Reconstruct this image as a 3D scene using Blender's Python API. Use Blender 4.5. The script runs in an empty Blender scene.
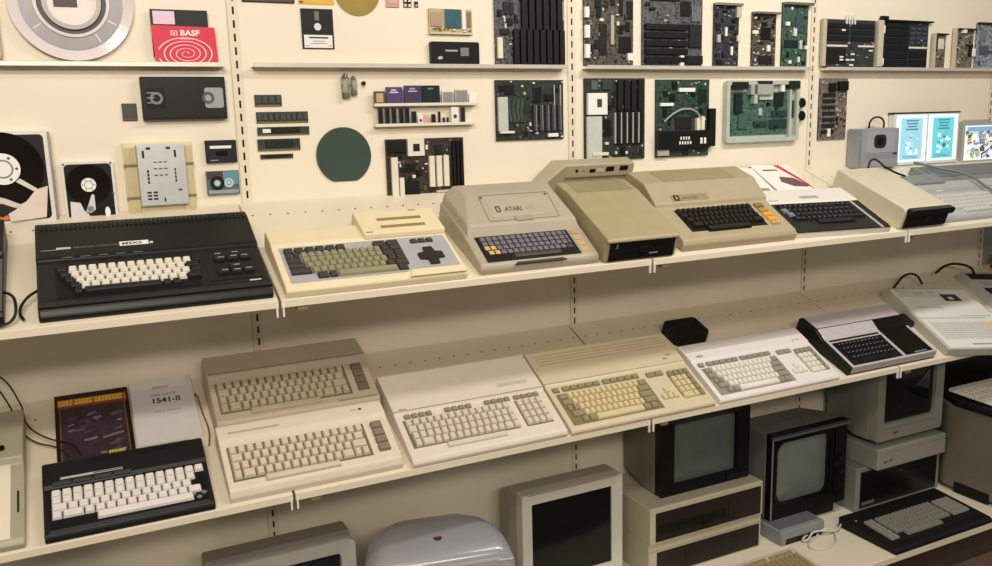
import bpy, bmesh, math, random
from mathutils import Matrix, Vector
C = bpy.context.scene.collection
R = math.radians
random.seed(7)

# ------------------------------------------------------------------ materials
def lin(h):
    h = h.lstrip('#'); o = []
    for i in (0, 2, 4):
        c = int(h[i:i+2], 16)/255
        o.append(c/12.92 if c <= .04045 else ((c+.055)/1.055)**2.4)
    return (*o, 1)
MC = {}
def M(col, rough=.5, metal=0, noise=.05, emit=0, alpha=None, scale=30):
    k = (col, rough, metal, noise, emit, alpha, scale)
    if k in MC: return MC[k]
    m = bpy.data.materials.new('mat_'+col.strip('#')); m.use_nodes = True
    nt = m.node_tree; b = nt.nodes['Principled BSDF']
    b.inputs['Roughness'].default_value = rough; b.inputs['Metallic'].default_value = metal
    c = lin(col)
    if max(c[:3]) < .035: c = (*[x*.62 for x in c[:3]], 1); b.inputs['Specular IOR Level'].default_value = .3
    if noise:
        tc = nt.nodes.new('ShaderNodeTexCoord'); n = nt.nodes.new('ShaderNodeTexNoise')
        n.inputs['Scale'].default_value = scale; n.inputs['Detail'].default_value = 3
        nt.links.new(tc.outputs['Object'], n.inputs['Vector'])
        r = nt.nodes.new('ShaderNodeValToRGB')
        r.color_ramp.elements[0].position = .3; r.color_ramp.elements[1].position = .7
        r.color_ramp.elements[0].color = (*[x*(1-noise) for x in c[:3]], 1)
        r.color_ramp.elements[1].color = (*[min(1, x*(1+noise)) for x in c[:3]], 1)
        nt.links.new(n.outputs['Fac'], r.inputs['Fac']); nt.links.new(r.outputs['Color'], b.inputs['Base Color'])
    else: b.inputs['Base Color'].default_value = c
    if emit:
        b.inputs['Emission Color'].default_value = c; b.inputs['Emission Strength'].default_value = emit
    if alpha is not None:
        b.inputs['Transmission Weight'].default_value = 1-alpha; b.inputs['IOR'].default_value = 1.12
    MC[k] = m; return m
def MPCB(col, trace, scale=60):
    """printed circuit board: solder mask with a fine grid of copper traces"""
    k = ('pcb', col, trace, scale)
    if k in MC: return MC[k]
    m = bpy.data.materials.new('pcb_'+col.strip('#')); m.use_nodes = True
    nt = m.node_tree; b = nt.nodes['Principled BSDF']; b.inputs['Roughness'].default_value = .5; b.inputs['Specular IOR Level'].default_value = .35
    tc = nt.nodes.new('ShaderNodeTexCoord')
    v = nt.nodes.new('ShaderNodeTexVoronoi'); v.distance = 'MANHATTAN'; v.feature = 'F1'; v.inputs['Scale'].default_value = scale
    w = nt.nodes.new('ShaderNodeTexWave'); w.inputs['Scale'].default_value = scale*.8; w.inputs['Distortion'].default_value = 6
    nt.links.new(tc.outputs['Object'], v.inputs['Vector']); nt.links.new(tc.outputs['Object'], w.inputs['Vector'])
    mx = nt.nodes.new('ShaderNodeMath'); mx.operation = 'MULTIPLY'
    nt.links.new(v.outputs['Distance'], mx.inputs[0]); nt.links.new(w.outputs['Fac'], mx.inputs[1])
    r = nt.nodes.new('ShaderNodeValToRGB'); r.color_ramp.elements[0].position = .25; r.color_ramp.elements[1].position = .6
    r.color_ramp.elements[0].color = lin(col); r.color_ramp.elements[1].color = lin(trace)
    nt.links.new(mx.outputs[0], r.inputs['Fac']); nt.links.new(r.outputs['Color'], b.inputs['Base Color'])
    MC[k] = m; return m

WALL = M('#e5dcc9', .42, 0, .025, scale=3)
SHELF = M('#dcd2bd', .4, 0, .02, scale=4)
DARK = M('#1b1a19', .7, 0, .05)
BLACK = M('#141415', .42, 0, .08)
MATTEBLK = M('#111112', .65, 0, .06)
CHIP = M('#18181a', .45, 0, .1)
CHIPB = M('#2b2725', .45, 0, .1)
SLOT = M('#0f0f10', .55, 0, .05)
SILVER = M('#b9b9bc', .3, .85, .05)
TIN = M('#cfcfcd', .35, .6, .08)
WHITE = M('#e6e4df', .5, 0, .03)
IVORY = M('#d9d3c2', .5, 0, .03)
GOLD = M('#c9a24a', .3, .8, .08)
PAPER = M('#e4e2de', .7, 0, .02)
PRINT = M('#3b3a3c', .7, 0, .05)
PRINTL = M('#8d8c8e', .7, 0, .05)

# ------------------------------------------------------------------ meshes
MESH = {}
def finish(bm, name, mat, smooth=False):
    me = bpy.data.meshes.new(name); bmesh.ops.recalc_face_normals(bm, faces=bm.faces[:])
    bm.to_mesh(me); bm.free()
    for m in (mat if isinstance(mat, (list, tuple)) else [mat]): me.materials.append(m)
    if smooth:
        for p in me.polygons: p.use_smooth = True
    return me
def bevel(bm, off, seg=2, edges=None):
    if off > 0:
        bmesh.ops.bevel(bm, geom=edges or bm.edges[:], offset=off, segments=seg, profile=.5, affect='EDGES', clamp_overlap=True)
def addbox(bm, x0, y0, z0, x1, y1, z1, mi=0):
    vs = [bm.verts.new(p) for p in ((x0,y0,z0),(x1,y0,z0),(x1,y1,z0),(x0,y1,z0),(x0,y0,z1),(x1,y0,z1),(x1,y1,z1),(x0,y1,z1))]
    for f in ((0,3,2,1),(4,5,6,7),(0,1,5,4),(1,2,6,5),(2,3,7,6),(3,0,4,7)):
        bm.faces.new([vs[i] for i in f]).material_index = mi
def box_me(w, d, h, mat, bev=.001, seg=2):
    k = ('box', round(w,4), round(d,4), round(h,4), mat.name, round(bev,4), seg)
    if k not in MESH:
        bm = bmesh.new(); addbox(bm, 0,0,0,w,d,h); bevel(bm, min(bev, w*.3, d*.3, h*.3), seg); MESH[k] = finish(bm, 'box', mat)
    return MESH[k]
def key_me(w, d, h, mat):
    k = ('key', round(w,4), round(d,4), round(h,4), mat.name)
    if k not in MESH:
        bm = bmesh.new(); i = min(.0026, w*.2, d*.2); j = i*.5
        b = [bm.verts.new(p) for p in ((0,0,0),(w,0,0),(w,d,0),(0,d,0))]
        t = [bm.verts.new(p) for p in ((i,i,h),(w-i,i,h),(w-i,d-j,h*1.05),(i,d-j,h*1.05))]
        bm.faces.new(b[::-1]); bm.faces.new(t)
        for a in range(4): bm.faces.new((b[a], b[(a+1)%4], t[(a+1)%4], t[a]))
        bevel(bm, .0009, 1); MESH[k] = finish(bm, 'keycap', mat)
    return MESH[k]
def prism_me(prof, w, mat, bev=.003, seg=2, inset=None):
    """profile of (y,z) points extruded along x from 0 to w"""
    bm = bmesh.new()
    a = [bm.verts.new((0, y, z)) for y, z in prof]; b = [bm.verts.new((w, y, z)) for y, z in prof]
    bm.faces.new(a); bm.faces.new(b[::-1]); n = len(prof)
    for i in range(n): bm.faces.new((a[i], b[i], b[(i+1)%n], a[(i+1)%n]))
    bmesh.ops.recalc_face_normals(bm, faces=bm.faces[:])
    bevel(bm, bev, seg); return finish(bm, 'case', mat)
def poly_me(pts, h, mat, bev=0, seg=1, smooth=False):
    bm = bmesh.new()
    a = [bm.verts.new((x, y, 0)) for x, y in pts]; b = [bm.verts.new((x, y, h)) for x, y in pts]
    bm.faces.new(a[::-1]); bm.faces.new(b); n = len(pts)
    for i in range(n): bm.faces.new((a[i], a[(i+1)%n], b[(i+1)%n], b[i]))
    if bev: bevel(bm, bev, seg)
    return finish(bm, 'plate', mat, smooth)
def ring_me(outer, inner, h, mat, hin=None):
    bm = bmesh.new(); n = len(outer); hin = h if hin is None else hin
    o0 = [bm.verts.new((x,y,0)) for x,y in outer]; o1 = [bm.verts.new((x,y,h)) for x,y in outer]
    i0 = [bm.verts.new((x,y,0)) for x,y in inner]; i1 = [bm.verts.new((x,y,hin)) for x,y in inner]
    for k in range(n):
        j = (k+1)%n
        bm.faces.new((o0[k],o0[j],o1[j],o1[k])); bm.faces.new((o1[k],o1[j],i1[j],i1[k]))
        bm.faces.new((i1[k],i1[j],i0[j],i0[k])); bm.faces.new((i0[k],i0[j],o0[j],o0[k]))
    return finish(bm, 'ring', mat)
def circ(cx, cy, r, n=40, a0=0, a1=360):
    if a1-a0 >= 360: return [(cx+r*math.cos(2*math.pi*i/n), cy+r*math.sin(2*math.pi*i/n)) for i in range(n)]
    return [(cx+r*math.cos(R(a0+(a1-a0)*i/n)), cy+r*math.sin(R(a0+(a1-a0)*i/n))) for i in range(n+1)]
def rrect(x0, y0, x1, y1, r, n=5):
    o = []
    for cx, cy, a in ((x1-r,y1-r,0),(x0+r,y1-r,90),(x0+r,y0+r,180),(x1-r,y0+r,270)):
        for i in range(n+1):
            t = R(a+90*i/n); o.append((cx+r*math.cos(t), cy+r*math.sin(t)))
    return o
def curve_obj_mesh(cu, mat):
    o = bpy.data.objects.new('tmp', cu); C.objects.link(o)
    dg = bpy.context.evaluated_depsgraph_get()
    me = bpy.data.meshes.new_from_object(o.evaluated_get(dg)); bpy.data.objects.remove(o); bpy.data.curves.remove(cu)
    me.materials.clear(); me.materials.append(mat); return me
def tube_me(pts, r, mat, res=6):
    cu = bpy.data.curves.new('c', 'CURVE'); cu.dimensions = '3D'; cu.bevel_depth = r; cu.bevel_resolution = 2; cu.use_fill_caps = True
    s = cu.splines.new('BEZIER'); s.bezier_points.add(len(pts)-1); s.resolution_u = res
    for b, p in zip(s.bezier_points, pts):
        b.co = p; b.handle_left_type = b.handle_right_type = 'AUTO'
    me = curve_obj_mesh(cu, mat)
    for p in me.polygons: p.use_smooth = True
    return me
def text_me(t, size, mat, align='LEFT', sx=1, bold=0):
    k = ('txt', t, size, mat.name, align, sx, bold)
    if k not in MESH:
        cu = bpy.data.curves.new('t', 'FONT'); cu.body = t; cu.size = size; cu.extrude = .00025; cu.offset = size*bold; cu.align_x = align; cu.resolution_u = 2
        me = curve_obj_mesh(cu, mat)
        me.transform(Matrix.Diagonal((sx,1,1,1))); MESH[k] = me
    return MESH[k]
def spiral_me(r0, r1, turns, wid, mat, clip=None):
    bm = bmesh.new(); N = int(turns*36); prev = None
    for i in range(N+1):
        t = i/N; r = r0+(r1-r0)*t; a = t*turns*2*math.pi
        w = wid*(.5+.5*t)
        p = [bm.verts.new((math.cos(a)*q, math.sin(a)*q*.6, z)) for q in (r-w/2, r+w/2) for z in (0, .0004)]
        ok = clip is None or clip(math.cos(a)*r, math.sin(a)*r*.6)
        if prev and ok:
            bm.faces.new((prev[1], prev[3], p[3], p[1]))
        prev = p if ok else None
    for v in [v for v in bm.verts if not v.link_faces]: bm.verts.remove(v)
    return finish(bm, 'spiral', mat)

# ------------------------------------------------------------------ objects
def thing(name, label, cat, loc, rot=(0,0,0), group=None):
    o = bpy.data.objects.new(name, None); C.objects.link(o); o.empty_display_size = .02
    o.location = loc; o.rotation_euler = rot; o['label'] = label; o['category'] = cat
    if group: o['group'] = group
    return o
def obj(name, me, parent=None, loc=(0,0,0), rot=(0,0,0), label=None):
    o = bpy.data.objects.new(name, me); C.objects.link(o); o.location = loc; o.rotation_euler = rot
    if parent: o.parent = parent
    if label: o['label'] = label
    return o
def tag(o, label, cat, group=None):
    o['label'] = label; o['category'] = cat
    if group: o['group'] = group
    return o
def struct(name, me, loc=(0,0,0)):
    o = obj(name, me, None, loc); o['kind'] = 'structure'; return o

LAST = {}
WELL = ('shaded_key_well', 'keyboard_frame', 'key_panel', 'keyboard_field', 'key_field', 'keyboard_tray')  # wells are thin dark slabs that paint shade into the gaps between keys
SUB = {'key': WELL, 'space_bar': WELL, 'key_mark': WELL, 'number_key': ('shaded_pad_well',)+WELL, 'socket_opening': ('processor_socket',), 'pin': ('port_block',), 'screw': ('hub',), 'spool': ('reel',),
       'cutout': ('drive_body',), 'disk_slot': ('front_panel',), 'slot_latch': ('front_panel',), 'maker_plate': ('front_panel',), 'lens': ('lens_bezel',), 'printed_field': ('lit_panel',), 'drive_bay': ('front_panel',),
       'drive_slot': ('drive_bay', 'front_panel'), 'drive_latch': ('drive_bay',), 'divider': ('front_panel',), 'name_plate': ('front_panel',), 'power_light': ('front_panel',), 'hologram': ('shell',), 'reel': ('window',),
       'die_cover': ('package',), 'gold_cap': ('package',), 'heat_spreader': ('package',), 'notch': ('package',), 'pin_row': ('package',), 'contact': ('package',), 'die_window': ('package',),
       'emblem_mark': ('emblem',), 'badge_end': ('badge',), 'strip_tip': ('name_strip',), 'title_letter': ('title_band',), 'letter_gap': ('title_band',), 'photo_light': ('printed_photo',), 'picture_patch': ('cover_picture',),
       'text_line': ('text_block',), 'latch': ('door_panel',), 'hinge_dot': ('door',), 'screen_frame': ('bezel',), 'control_button': ('bezel',), 'control_knob': ('control_panel',), 'control_flap': ('bezel',), 'bezel_groove': ('bezel',),
       'control_strip': ('bezel',), 'power_button': ('bezel',), 'lug': ('mounting_frame',), 'rail': ('mounting_frame',), 'pivot': ('arm',), 'edge_strip': ('circuit_substrate',), 'edge_contacts': ('circuit_substrate',)}
class Fr:
    """a working plane on a thing: x across, s along the plane, n out of it"""
    def __init__(f, th, y=0, z=0, ang=0, x=0): f.th, f.y, f.z, f.a, f.x = th, y, z, ang, x
    def at(f, x, s, n=0):
        c, q = math.cos(f.a), math.sin(f.a); return (f.x+x, f.y+s*c-n*q, f.z+s*q+n*c)
    def put(f, name, me, x, s, n=0, label=None, rz=0, par=None):
        o = obj(name, me, f.th, f.at(x, s, n), (0,0,0), label)
        o.rotation_euler = (Matrix.Rotation(f.a,3,'X') @ Matrix.Rotation(rz,3,'Z')).to_euler()
        last = LAST.setdefault(f.th.name, {})
        for q in SUB.get(name, ()):
            if par is None and q in last: par = last[q]
        if par:                                     # a sub-part: hang it on its part, in the part's own frame
            m = Matrix.Translation(o.location) @ o.rotation_euler.to_matrix().to_4x4()
            pm = Matrix.Translation(par.location) @ par.rotation_euler.to_matrix().to_4x4()
            l = pm.inverted() @ m; o.parent = par; o.location = l.to_translation(); o.rotation_euler = l.to_euler()
        else: last[name] = o
        return o
    def box(f, name, x0, x1, s0, s1, h, mat, bev=.001, n=0, label=None, par=None):
        return f.put(name, box_me(x1-x0, s1-s0, h, mat, bev), x0, s0, n, label, 0, par)
    def poly(f, name, pts, h, mat, n=0, bev=0, label=None, par=None):
        cx, cy = pts[0]
        return f.put(name, poly_me([(a-cx, b-cy) for a, b in pts], h, mat, bev), cx, cy, n, label, 0, par)
    def ring(f, name, cx, cy, outer, inner, h, mat, n=0, hin=None, label=None, par=None):
        return f.put(name, ring_me(outer, inner, h, mat, hin), cx, cy, n, label, 0, par)
    def disc(f, name, cx, cy, r, h, mat, n=0, k=32, label=None, par=None):
        return f.put(name, poly_me(circ(0,0,r,k), h, mat), cx, cy, n, label, 0, par)
    def text(f, t, x, s, size, mat, n=.0004, align='LEFT', sx=1, par=None, name='lettering', bold=0):
        return f.put(name, text_me(t, size, mat, align, sx, bold), x, s, n, None, 0, par)
    def keys(f, rows, x0, s0, px, ps, h, mats, n=0, gap=.0012, name='key'):
        """rows from the front (low s) to the back: (x offset in keys, [(width, material code)])"""
        for r, (off, ks) in enumerate(rows):
            x = x0+off*px
            for w, c in ks:
                if c != '_':
                    f.put(name if w < 3.5 else 'space_bar', key_me(w*px-gap, ps-gap, h, mats[c]), x+gap/2, s0+r*ps+gap/2, n)
                x += w*px
def K(c, n, w=1): return [(w, c)]*n

TILT = math.atan2(.182, .453)
UPZ, LOZ, DECK = 1.187, .734, .13
def shelf_at(z, x, v): return (x, -.453+v*math.cos(TILT), z+v*math.sin(TILT))
def on_shelf(name, label, cat, z, x, v, rz=0, group=None, extra=0):
    rot = (Matrix.Rotation(TILT+extra,3,'X') @ Matrix.Rotation(rz,3,'Z')).to_euler()
    return thing(name, label, cat, shelf_at(z, x, v), rot, group)
def on_wall(name, label, cat, x, z, group=None, off=0):
    t = thing(name, label, cat, (x, -off, z), (0,0,0), group); return t, Fr(t, 0, 0, R(90))
def slope(th, p0, p1, x=0): return Fr(th, p0[0], p0[1], math.atan2(p1[1]-p0[1], p1[0]-p0[0]), x)

# ================================================================== SETTING
bm = bmesh.new(); addbox(bm, -1.7, 0, 0, 3.02, .03, 2.45); struct('wall_back', finish(bm, 'w', WALL))
bm = bmesh.new(); addbox(bm, 3.02, .03, 0, 4.6, .06, 1.2); addbox(bm, 3.02, 0, 1.2, 4.6, .03, 2.45, 1)
struct('wall_right', finish(bm, 'w', [M('#a3a596', .5, 0, .04), WALL]))
bm = bmesh.new(); addbox(bm, -4, -6, -.03, 6, .06, 0); struct('floor', finish(bm, 'f', M('#5d4a3d', .6, 0, .2, scale=8)))
for k in range(-1, 4):
    bm = bmesh.new()
    addbox(bm, k-.017, -.0012, .13, k+.013, .001, 2.44)
    z = .15
    while z < 2.42:
        addbox(bm, k-.0025, -.0016, z, k+.0025, 0, z+.019, 1); z += .0333
    addbox(bm, k-.0155, -.0015, .13, k-.0145, 0, 2.44, 2)
    struct('trim_%d' % (k+2), finish(bm, 't', [SHELF, M('#2a2119', .9, 0, 0), M('#8d8068', .8, 0, 0)]))
# deck and plinth
DX0, DX1 = -1.3, 3.6
t = thing('display_plinth', 'low cream base deck running under the two slanted shelves, dark front below', 'plinth', (DX0, -.55, 0))
bm = bmesh.new(); addbox(bm, 0, 0, .105, DX1-DX0, .548, .13); bevel(bm, .003, 2); obj('deck_board', finish(bm, 'd', SHELF), t)
bm = bmesh.new(); addbox(bm, .005, .02, 0, DX1-DX0-.005, .54, .105); obj('kick_panel', finish(bm, 'd', M('#3a2c27', .6, 0, .1)), t, label='dark brown kick panel')
bnames = {-1: 'far left', 0: 'left middle', 1: 'right middle', 2: 'far right'}
# narrow display ledges
holders = {-1: 'under the tape reel and red floppy sleeve', 0: 'under the black cartridge module, above the wafer', 1: 'under the three upright narrow circuit cards', 2: 'under the two wide dark memory boards'}
for k in range(-1, 3):
    t = thing('display_ledge', 'narrow cream metal ledge '+holders[k], 'ledge', (k+.035, 0, 1.717), group='narrow display ledges on the wall')
    w = .93 if k < 2 else 1.6
    bm = bmesh.new(); addbox(bm, 0, -.034, 0, w, 0, .0025); obj('tray', finish(bm, 'l', SHELF), t)
    bm = bmesh.new(); addbox(bm, 0, -.036, -.001, w, -.033, .0105); bevel(bm, .001, 1); obj('lip', finish(bm, 'l', M('#d5d0c6', .3, .35, .03)), t)
# slanted shelves
DOTS = M('#4a3f30', .9, 0, 0)
sl_lab = {('u',-1): 'slanted cream shelf carrying the wide black home computer', ('u',0): 'slanted cream shelf carrying the yellowish computer with cross pad',
          ('u',1): 'slanted cream shelf carrying the beige machine with orange function keys', ('u',2): 'slanted cream shelf carrying the grey computer on the far right',
          ('l',-1): 'slanted cream shelf carrying the black computer with white keys and two manuals', ('l',0): 'slanted cream shelf carrying two breadbin computers one behind the other',
          ('l',1): 'slanted cream shelf carrying the yellowed keyboard computer and a white one', ('l',2): 'slanted cream shelf carrying the silver and black computer and printed info sheets'}
for lv, z in (('u', UPZ), ('l', LOZ)):
    for k in range(-1, 3):
        x0, x1 = k-.023, k+.971
        if k == 2: x1 = 3.6
        t = thing('slanted_shelf', sl_lab[(lv, k)], 'shelf', (x0, -.453, z), group='slanted display shelves')
        prof = [(0,0),(.452,.1816),(.452,.1766),(.006,-.003),(.004,-.017),(0,-.017)]
        obj('tray', prism_me(prof, x1-x0, SHELF, .0008, 1), t)
        bm = bmesh.new(); x = .02
        while x < x1-x0-.01:
            bmesh.ops.create_circle(bm, cap_ends=True, radius=.003, segments=8, matrix=Matrix.Translation((x, .413*math.cos(TILT), .413*math.sin(TILT)+.0008)) @ Matrix.Rotation(TILT,4,'X')); x += .0455
        obj('perforation', finish(bm, 'p', DOTS), t)
        # bracket ends under the lip, with a pale clip and a dark gap between neighbouring shelves
        for side, xx in (('l', .002), ('r', x1-x0-.006)):
            if (k == -1 and side == 'l') or (k == 2 and side == 'r'): continue
            bm = bmesh.new(); addbox(bm, xx, -.0015, -.038, xx+.004, .006, -.008); bevel(bm, .001, 1)
            obj('clip', finish(bm, 'c', WHITE), t, label='pale end clip')
        bm = bmesh.new(); addbox(bm, .035, .004, -.03, .06, .03, -.012); bevel(bm, .004, 2); obj('bracket_nose', finish(bm, 'b', M('#8a7a60', .5, .2, .05)), t)

# ================================================================== WALL ITEMS
TINY = [M('#c9c6be', .4), M('#8d8a84', .4), CHIP, M('#6d6250', .5), M('#a8a4a0', .35, .4), M('#4a4642', .5), M('#dedbd2', .4)]
def board(name, label, x0, x1, z0, z1, pcb, feats, nrand=18, seed=1, group=None, off=.004, cat='circuit board', cols=None, th=.003, rrange=(.008,.03)):
    """a circuit board standing against the wall; feats: (part, fx0, fz0, fx1, fz1, height, material[, label])"""
    t, f = on_wall(name, label, cat, x0, z0, group, 0)
    w, h = x1-x0, z1-z0
    f.box('circuit_substrate', 0, w, 0, h, off+th, pcb, .0008)
    n = off+th-.0003; occ = []
    for q in feats:
        nm, a, b, c, d, hh, m = q[:7]
        f.box(nm, a*w, c*w, b*h, d*h, hh, m, .0008, n, q[7] if len(q) > 7 else None); occ.append((a*w, b*h, c*w, d*h))
    rg = random.Random(seed); cols = cols or [CHIP, CHIP, CHIPB, TIN, IVORY, M('#5a4f2e', .5), M('#2e4a44', .5), M('#7d7a76', .4)]
    names = {0: 'chip', 1: 'chip', 2: 'chip', 3: 'capacitor', 4: 'connector', 5: 'capacitor', 6: 'chip', 7: 'connector'}
    tries = cnt = 0
    while cnt < nrand and tries < nrand*30:
        tries += 1; i = rg.randrange(len(cols))
        a = rg.uniform(*rrange); b = rg.uniform(*rrange)*.7
        if i >= 3: a, b = a*.5, b*.5
        if rg.random() < .5: a, b = b, a
        if a > w*.8 or b > h*.8: continue
        x, y = rg.uniform(.004, w-a-.004), rg.uniform(.004, h-b-.004)
        if any(x < o[2]+.001 and x+a > o[0]-.001 and y < o[3]+.001 and y+b > o[1]-.001 for o in occ): continue
        occ.append((x, y, x+a, y+b)); cnt += 1
        f.box(names.get(i, 'chip'), x, x+a, y, y+b, rg.uniform(.003, .008), cols[i], .0006, n)
    for i in range(min(34, int(w*h*900))):
        a, b = rg.uniform(.0022,.0065), rg.uniform(.0022,.006); x, y = rg.uniform(.003, w-a-.003), rg.uniform(.003, h-b-.003)
        if any(x < o[2] and x+a > o[0] and y < o[3] and y+b > o[1] for o in occ): continue
        f.box('component', x, x+a, y, y+b, rg.uniform(.002,.006), TINY[rg.randrange(len(TINY))], 0, n)
    return t, f, n

PG = MPCB('#121714', '#3b443e', 110); PB = MPCB('#17130f', '#4a4037', 110); PGREY = MPCB('#29292d', '#727176', 110); PGREEN = MPCB('#142420', '#3d574c', 110); PTEAL = MPCB('#1c3a32', '#5d7f74', 110)
PBLUE = MPCB('#5a6472', '#a9b3bd'); PBRN = MPCB('#24211e', '#6d665c', 90)

# --- tape reel
t, f = on_wall('tape_reel', 'large clear plastic reel of grey magnetic tape standing on the left ledge', 'tape reel', -.368, 1.864)
CLR = M('#ded6d8', .12, 0, .02)
f.ring('rim', 0, 0, circ(0,0,.134,56), circ(0,0,.109,56), .016, CLR, .002, .010, 'clear whitish rim')
f.ring('tape_pack', 0, 0, circ(0,0,.11,56), circ(0,0,.08,56), .012, M('#8b878c', .35, .1, .04), .002)
f.ring('hub_edge', 0, 0, circ(0,0,.081,48), circ(0,0,.074,48), .016, CLR, .002)
f.ring('hub_groove', 0, 0, circ(0,0,.075,48), circ(0,0,.062,48), .006, M('#4a4648', .5), .002)
f.ring('hub_ring', 0, 0, circ(0,0,.063,48), circ(0,0,.053,48), .015, M('#a7a09d', .3), .002)
f.disc('hub_plate', 0, 0, .054, .008, M('#e0d6d0', .35), .001)
f.box('hub_label', -.038, .012, -.012, .016, .003, M('#3d3436', .5), .0005, .008)
for a in (215, 300, 330, 25):
    o = f.put('spoke_mark', box_me(.022, .004, .001, CLR, .0003), .084*math.cos(R(a)), .084*math.sin(R(a)), .0135, None, R(a))
# --- item cut by the left edge
t, f = on_wall('tape_case', 'tan plastic case at the extreme left edge of the top ledge', 'case', -.60, 1.728)
f.put('shell', poly_me(rrect(0,0,.078,.16,.014), .018, M('#b39b78', .4), .002, 1), 0, 0, 0); f.put('label_plate', poly_me(rrect(.01,.03,.06,.13,.006), .001, M('#cdbb99', .5)), 0, 0, .0175)
# --- red sleeve with a floppy in it
t = thing('floppy_disk', 'black square floppy disk with a pink label sticking out of the red paper sleeve', 'floppy disk', (-.199, -.012, 1.7205), (0,0,0)); f = Fr(t, 0,0,R(90))
f.box('jacket', 0, .134, .02, .133, .0016, M('#232225', .45), .0003)
f.box('label', .006, .056, .098, .129, .0006, M('#e3c3dc', .5), 0, .0016, 'pinkish white label')
t = thing('floppy_sleeve', 'red paper floppy sleeve with white spiral leaning on the left ledge', 'floppy sleeve', (-.2, -.0165, 1.7205)); f = Fr(t, 0,0,R(90))
RED = M('#d2243f', .5, 0, .03); f.put('sleeve_paper', poly_me([(.005,0),(.152,0),(.149,.092),(.0,.095)], .003, RED), 0, 0, -.001)
f.text('BASF', .066, .0715, .0185, WHITE, .0024, sx=1.15, bold=.03)
f.ring('emblem', .052, .077, rrect(-.008,-.006,.008,.006,.001), rrect(-.005,-.004,.005,.004,.001), .0008, M('#efb9c2', .5), .002)
f.box('emblem', .049, .055, .075, .079, .0008, M('#efb9c2', .5), 0, .002)
f.box('print_line', .062, .098, .0625, .0645, .0004, M('#f0a9b4', .5), 0, .002)
f.put('spiral', spiral_me(.004, .068, 4.6, .0032, M('#f6d3d8', .5), lambda x, y: y > -.026 and abs(x) < .066), .078, .028, .0022, 'white spiral')
# --- left panel small items
t, f = on_wall('memory_card', 'small plain dark card beside the video cassette', 'card', -.283, 1.588)
f.box('shell', 0, .034, 0, .042, .004, M('#403a33', .5), .001); f.box('rim', .002, .032, .002, .005, .0006, M('#57514a', .5), 0, .0038)
t, f = on_wall('video_cassette', 'big black video cassette with two reel windows hung on the wall', 'cassette', -.237, 1.589)
f.box('shell', 0, .2, 0, .104, .022, M('#191a1d', .42), .002)
f.put('window', poly_me(rrect(0,0,.045,.05,.006), .0008, M('#2b2c2f', .2)), .01, .027, .0218)
f.ring('reel', .034, .052, circ(0,0,.015,24), circ(0,0,.009,24), .001, M('#77777a', .35), .0222, label='grey reel')
f.put('window', poly_me(rrect(0,0,.045,.05,.006), .0008, M('#9aa0a4', .2)), .148, .027, .0218)
f.ring('reel', .156, .052, circ(0,0,.015,24), circ(0,0,.008,24), .001, M('#45474a', .35), .0222)
for i in range(3): f.box('print_line', .012, .03, .04+i*.012, .0425+i*.012, .0004, M('#8b8b8d', .5), 0, .0226)
f.box('front_flap', .001, .199, .0005, .006, .001, M('#101113', .3), .0004, .0218)
t, f = on_wall('data_cassette', 'small black tape cassette with a white stripe, above the bluish one', 'cassette', -.097, 1.478)
f.box('shell', 0, .077, 0, .057, .011, M('#26262a', .4), .001); f.box('label_stripe', .011, .064, .036, .043, .0005, WHITE, 0, .0108, 'white label stripe')
f.put('window', poly_me(rrect(0,0,.03,.012,.003), .0004, M('#0f0f10', .2)), .024, .017, .0108); f.box('print_line', .01, .03, .005, .0075, .0004, PRINTL, 0, .0108)
t, f = on_wall('data_cassette', 'small see-through bluish tape cassette below the black one', 'cassette', -.101, 1.396)
f.box('shell', 0, .081, 0, .061, .011, M('#52616a', .25, 0, .3, scale=25), .001)
f.box('inlay', .042, .079, .026, .059, .0006, M('#5b8f9c', .3, 0, .1), 0, .0108, 'teal inlay'); f.box('inlay', .002, .04, .04, .059, .0006, M('#50343a', .3, 0, .1), 0, .0108, 'dark red inlay')
for cx, rr in ((.026, .018), (.055, .012)):
    f.ring('reel', cx, .03, circ(0,0,rr,24), circ(0,0,rr*.55,24), .0015, M('#1e2326' if rr > .015 else '#b7c6ca', .3), .011); f.disc('spool', cx, .03, rr*.4, .0015, M('#b7c6ca', .3), .011)
f.box('bottom_band', .003, .078, .003, .012, .0006, M('#8b9ca3', .3), 0, .0108)
# --- hard disks
PLAT = M('#2c2322', .1, .5, .3, scale=7); ALU = M('#dad6d2', .4, .15, .05)
def hard_disk(label, x, z, w, h, d, pc, pr, hubr, arm, off=0):
    t, f = on_wall('hard_disk_drive', label, 'hard disk', x, z, 'opened hard disk drives', off)
    f.put('casting', poly_me(rrect(0,0,w,h,.006), d, ALU, .0015, 1), 0, 0, 0)
    f.put('basin', poly_me(rrect(w*.05,h*.04,w*.95,h*.96,.01), .0008, M('#1b1718', .35), 0), 0, 0, d-.0004)
    f.disc('platter', pc[0], pc[1], pr, .0025, PLAT, d+.0002, 56, 'mirror dark platter')
    f.disc('hub', pc[0], pc[1], hubr, .004, M('#ebeae9', .4, .1, .02), d+.0022, 32)
    f.ring('screw', pc[0], pc[1], circ(0,0,hubr*.6,24), circ(0,0,hubr*.5,24), .0006, M('#77767a', .4), d+.006)
    for a in range(6): f.disc('screw', pc[0]+hubr*.78*math.cos(R(60*a)), pc[1]+hubr*.78*math.sin(R(60*a)), hubr*.09, .001, M('#55555a', .4), d+.006, 10)
    return t, f, d
t, f, d = hard_disk('large opened hard disk at the left edge with a mirror dark platter', -.622, 1.356, .17, .214, .028, (.072, .128), .084, .036, None)
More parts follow.
